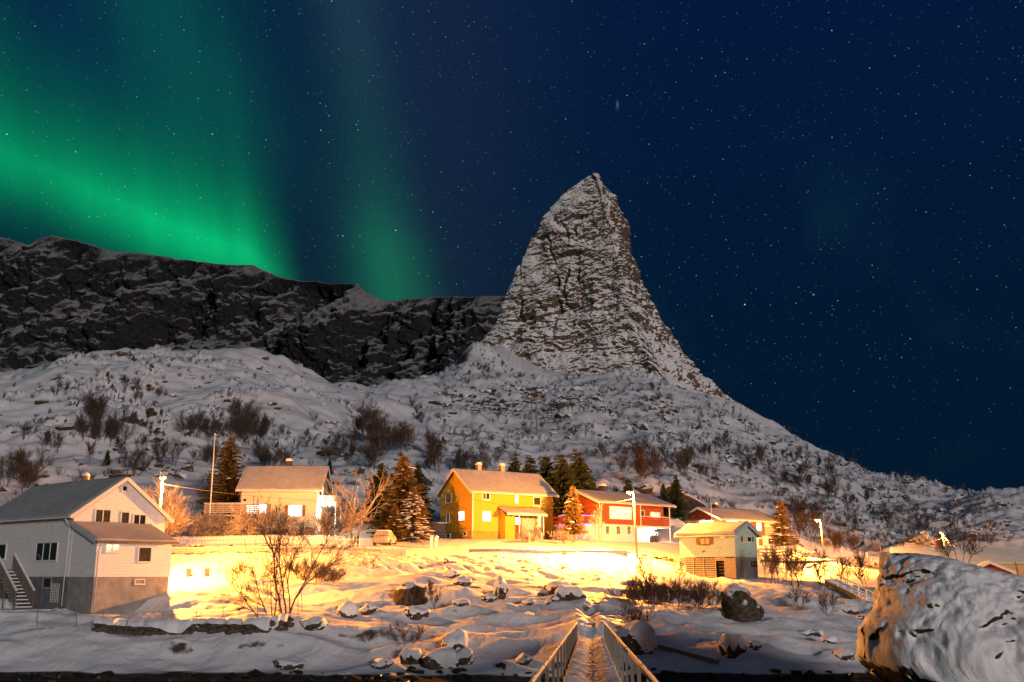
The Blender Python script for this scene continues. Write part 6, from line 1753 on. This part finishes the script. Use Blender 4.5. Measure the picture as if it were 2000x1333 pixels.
# dark seaweed stones along the waterline
M_weed = mat('wet_weedy_stone', (.022, .017, .010), rough=.35, var=.5, scale=3, bump=.05, bscale=6)
rg = np.random.RandomState(23); V, Fq, nv = [], [], 0
I2, F2 = ico(1)
for i in range(520):
    Yk = rg.uniform(57.0, 62.4); X_ = rg.uniform(-.62, .6) * Yk
    z_ = gz(X_, Yk) if False else 0
    V.append((X_, Yk, rg.uniform(.10, .38)))
SP = np.array(V); SZ = ground(SP[:, 0], SP[:, 1]); ok = (SZ > -.9) & (SZ < 1.2)
V = []
for (X_, Yk, s_), z_ in zip(SP[ok], SZ[ok]):
    q = I2 * (1 + .25 * rg.normal(0, 1, len(I2)))[:, None] * np.array([s_ * rg.uniform(.8, 1.5), s_, s_ * .6]) + np.array([X_, Yk, z_ + s_ * .15])
    V.append(q); Fq.append(F2 + nv); nv += len(q)
ss = link('shore_stones', raw_mesh('shore_stones', np.concatenate(V), np.concatenate(Fq), M_weed, False))
tag(ss, 'dark weedy stones along the waterline', 'stones', kind='stuff')
# scree and loose rock on the hill
rg = np.random.RandomState(29)
cx = np.concatenate([rg.normal(1010, 70, 1100), rg.uniform(1250, 1980, 1400), rg.uniform(0, 900, 500), rg.uniform(1050, 1330, 350)])
cy = np.concatenate([rg.normal(785, 14, 1100), np.zeros(1400), rg.uniform(720, 960, 500), rg.uniform(740, 860, 350)])
cy[1100:2500] = np.interp(cx[1100:2500], [1250, 1350, 1600, 1980], [720, 765, 895, 985]) + rg.uniform(0, 1, 1400) * np.interp(cx[1100:2500], [1250, 1500, 1980], [170, 170, 100])
hp = raycast(cx, cy, 135, n=260); hp = hp[~np.isnan(hp[:, 0])]
hp = hp[(fbm2(hp[:, 0] / 16, hp[:, 1] / 16, 3, 211) + rg.uniform(-.3, .3, len(hp))) > .0]
V, Fq, nv = [], [], 0
for p in hp:
    s_ = rg.gamma(2.2, .15) * (1 + .5 * (p[1] > 280))
    q = I2 * (1 + .22 * rg.normal(0, 1, len(I2)))[:, None] * np.array([s_ * rg.uniform(.9, 1.7), s_, s_ * rg.uniform(.5, .9)]) + p + np.array([0, 0, s_ * .1])
    V.append(q); Fq.append(F2 + nv); nv += len(q)
ss = link('scree', raw_mesh('scree', np.concatenate(V), np.concatenate(Fq), snow_rock_mat('scree_rock', rock=(.10, .08, .06), lo=.15, hi=.4, nscale=.8, namp=.2, fine=3, famp=.1, bump=.03), False))
tag(ss, 'scree and loose rocks half buried in hillside snow', 'rocks', kind='stuff')
for (xp, row, w, hh_, lab, k) in ((232, 690, 36, 14, 'large bare rock perched on top of the knoll', 0), (128, 836, 40, 12, 'dark flat outcrop on the knoll slope', 4), (305, 858, 30, 12, 'dark outcrop among the knoll birches', 2), (800, 925, 30, 16, 'snowy rock behind the spruces', 3), (1100, 790, 26, 14, 'dark rock at the edge of the scree', 6), (518, 700, 16, 8, 'little rock on the far crest of the knoll', 1),
                            (1260, 960, 40, 20, 'dark rock outcrop above the red houses', 4), (365, 915, 24, 14, 'pointed snowy rock above the willows', 1), (520, 893, 26, 16, 'snowy rock above the cream roof', 5), (640, 885, 30, 12, 'flat dark rock on the slope above the frosted tree', 2)):
    q = RC(xp, row + 6, 130)
    if not math.isnan(q.x): boulder(xp, row, w, hh_, lab, k, .3, 0, 0, pos=q)
# garden stones showing through the snow under the picket fence and along the verge
rg = np.random.RandomState(31)
for i in range(46):
    xp = rg.choice([rg.uniform(352, 720), rg.uniform(940, 1120), rg.uniform(1225, 1320)], p=[.5, .2, .3]); Yk = {True: 102.6}.get(xp < 730, 101.8 if xp < 1200 else 106) + rg.normal(0, .35)
    g_ = G(xp, Yk)
    o = boulder(xp, 0, rg.uniform(6, 15), rg.uniform(5, 9), 'small bank stone half buried in snow ' + ('below the picket fence' if xp < 730 else 'behind the yellow house guardrail' if xp < 1200 else 'by the red house lamp pole'), rg.randint(7), rg.uniform(0, 3), 0, 0, pos=g_, group='small bank stones ' + ('below the picket fence' if xp < 730 else 'behind the guardrail' if xp < 1200 else 'beside the lamp pole'))
# ------------------------------------------------------------------ stone wall with fence rods
a = RC(185, 1242); tW = thing('stone_wall', 'low dry-stone wall under snow across the bank below the white house', 'wall', a)
rg = np.random.RandomState(37)
xs_ = np.arange(185, 566, 6.4)
hw = raycast(xs_, 1240 + 2 * np.sin(xs_ / 37.) - np.maximum(0, xs_ - 470) * .12)
stn = [raw_mesh('stone', I2 * (1 + .16 * np.random.RandomState(k).normal(0, 1, len(I2)))[:, None] * np.array([.38, .26, .22]), F2, mat('wall_stone', (.085, .068, .05), rough=.9, var=.4, bump=.02), False) for k in range(5)]
for i, p in enumerate(hw):
    if np.isnan(p[0]): continue
    for j in range(2):
        e_ = link('stone', stn[rg.randint(5)], None, tW); e_.location = Vector(p) - a + Vector((rg.normal(0, .05) + (.1 if j % 2 else 0), .1 * j, .10 + .34 * j)); e_.rotation_euler = (rg.normal(0, .15), rg.normal(0, .15), rg.uniform(-.5, .5)); e_.scale = (rg.uniform(.6, 1.05),) * 3
okp = hw[~np.isnan(hw[:, 0])]
n = len(okp) * 3; ss_ = np.linspace(0, len(okp) - 1, n)
g = np.zeros((n, 11, 3)); tw_ = np.linspace(0, 1, 11)
bx = np.interp(ss_, range(len(okp)), okp[:, 0]); by = np.interp(ss_, range(len(okp)), okp[:, 1]); bz_ = np.interp(ss_, range(len(okp)), np.convolve(np.pad(okp[:, 2], 4, 'edge'), np.ones(9) / 9, 'valid'))
for j, t_ in enumerate(tw_):
    drop = np.maximum(0, 1.3 * noise2(ss_ / 17., ss_ * 0 + .3, 3) + .5 * noise2(ss_ / 6., ss_ * 0 + .7, 5) + .1)
    g[:, j, 0] = bx; g[:, j, 1] = by - .42 + 1.5 * t_ + .12 * noise2(ss_ / 3., ss_ * 0 + t_, 9)
    g[:, j, 2] = bz_ + .74 + .16 * math.sin(min(1, t_ * 2.2) * 1.57) - (np.maximum(0, .18 - t_) * 3.0) * (.4 + drop * 1.6) - .5 * max(0, t_ - .55) + .05 * noise2(ss_ / 2., ss_ * 0 + t_ * 3, 4)
g -= np.array(a)
link('snow_cover', grid_mesh('snow_cover', g), M_snow, tW)
rodm = MB().tube([(0, 0, -.3), (.02, 0, 1.25)], .022, 5).mesh('fence_rod')
for (xb, yb_) in ((71, 1228), (149, 1229), (196, 1238), (243, 1245), (315, 1234), (381, 1236), (434, 1230), (503, 1218), (544, 1217), (582, 1206), (590, 1196)):
    p = RC(xb, yb_); o = link('fence_rod', rodm, M_wood); o.location = p; o.rotation_euler = (0, random.Random(xb).uniform(-.12, .12), 0)
    tag(o, 'thin iron fence rod standing in the snow ' + ('by the stone wall' if xb < 520 else 'at the foot of the dark leafless trees'), 'fence rod', 'fence rods ' + ('along the stone wall' if xb < 520 else 'by the dark trees'))
# snow-covered beam on the shore
a, b_ = RC(1288, 1276), RC(1404, 1303); a.z += .22; b_.z += .2
t = thing('timber_beam', 'long snow-covered timber beam lying on the shore', 'beam', a)
MB().beam((0, 0, 0), b_ - a, .3, .26).build('timber', M_wood, t)
g = np.zeros((40, 7, 3)); d_ = b_ - a; nn = Vector((-d_.y, d_.x, 0)).normalized()
for i in range(40):
    for j in range(7):
        q = d_ * (i / 39) + nn * (.2 * math.cos(math.pi * j / 6)) + Vector((0, 0, .12 + .15 * math.sin(math.pi * j / 6) * (1 + .2 * math.sin(i * 1.3)))); g[i, j] = q
link('snow_cover', grid_mesh('snow_cover', g), M_snow, t)

# ------------------------------------------------------------------ the big boulder
YB = 44.0
lz = [(1075, 1752), (1083, 1746), (1100, 1737), (1150, 1727), (1195, 1722), (1212, 1700), (1230, 1692), (1290, 1690), (1318, 1712), (1345, 1750), (1400, 1775), (1450, 1800)]
lt_z = np.array([P(x, r_, YB).z for r_, x in lz])[::-1]; lt_x = np.array([P(x, r_, YB).x for r_, x in lz])[::-1]
tops = [(1745, 1084), (1800, 1084), (1850, 1089), (1900, 1103), (1960, 1118), (2000, 1128), (2100, 1165), (2250, 1260), (2330, 1330)]
tu = np.array([P(x, 1100, YB).x for x, _ in tops]); tz_ = np.array([P(x, r_, YB).z for x, r_ in tops])
XR = tu[-1]; NU, NTH = 340, 520
U = np.linspace(0, 1, NU) ** 1.25
th = np.linspace(0, 2 * math.pi, NTH, endpoint=False)
co, si = np.cos(th), np.sin(th)
sp_ = lambda v, e: np.sign(v) * np.abs(v) ** e
x_top = tu[0] + U * (XR - tu[0]); T_ = np.interp(x_top, tu, tz_); zb = -1.2
z = zb + (T_[:, None] - zb) * (.5 + .5 * sp_(si, .55)[None, :])
hy = 3.6 * np.sqrt(np.clip(1 - (1 - np.minimum(1, U * 3.2)) ** 2, 0, 1)) * np.sqrt(np.clip(1 - np.maximum(0, U - .75) * 3.5, .1, 1)) + .25
zf = (z - zb) / (T_.max() - zb)
under = sstep(zf, .05, .3)                                    # the foot is undercut
slant = (zf - .4) * 2.2                                       # the face leans back as it rises
y = YB - hy[:, None] * sp_(co, .6)[None, :] * (.62 + .38 * under) + slant * (co > 0)[None, :]
lx_ = np.interp(z.ravel(), lt_z, lt_x).reshape(z.shape)
x = lx_ + U[:, None] * (XR - lx_)
pt_ = np.stack([x, y, z], -1)
dp = .36 * fbm3(x / 2.6, y / 2.6, z / 2.0, 4, 401) + .12 * fbm3(x / .5, y / .5, z / .4, 3, 411) + .16 * np.abs(noise3(x / .7, y / .7, z / .5, 402))
led = saw((z + .35 * x * .4 + .6 * fbm3(x / 2, y / 2, z / 2, 2, 405)) / 1.15, .25) * sstep(fbm3(x / 1.7, y / 1.7, z / 1.2, 2, 403), .12, .4)
dp += -.42 * led
pt_[..., 1] -= dp * sp_(co, .8)[None, :]; pt_[..., 2] += .35 * dp * (si > 0)[None, :] * np.abs(si)[None, :]
pt_[..., 0] -= (.5 * dp * np.exp(-U * 9)[:, None])
bb = grid_mesh('big_boulder', pt_[:, ::-1], wrap=True)
m_big = snow_rock_mat('plastered_boulder', snow=(.84, .84, .86), rock=(.085, .075, .045), rock2=(.03, .026, .018), lo=-.42, hi=-.28, nscale=.8, namp=.20, fine=4, famp=.10, bump=.06, bscale=5, tide=1.2)
ob = link('big_boulder', bb, m_big)
tag(ob, 'huge snow-plastered boulder with dark holes towering beside the shore', 'boulder')
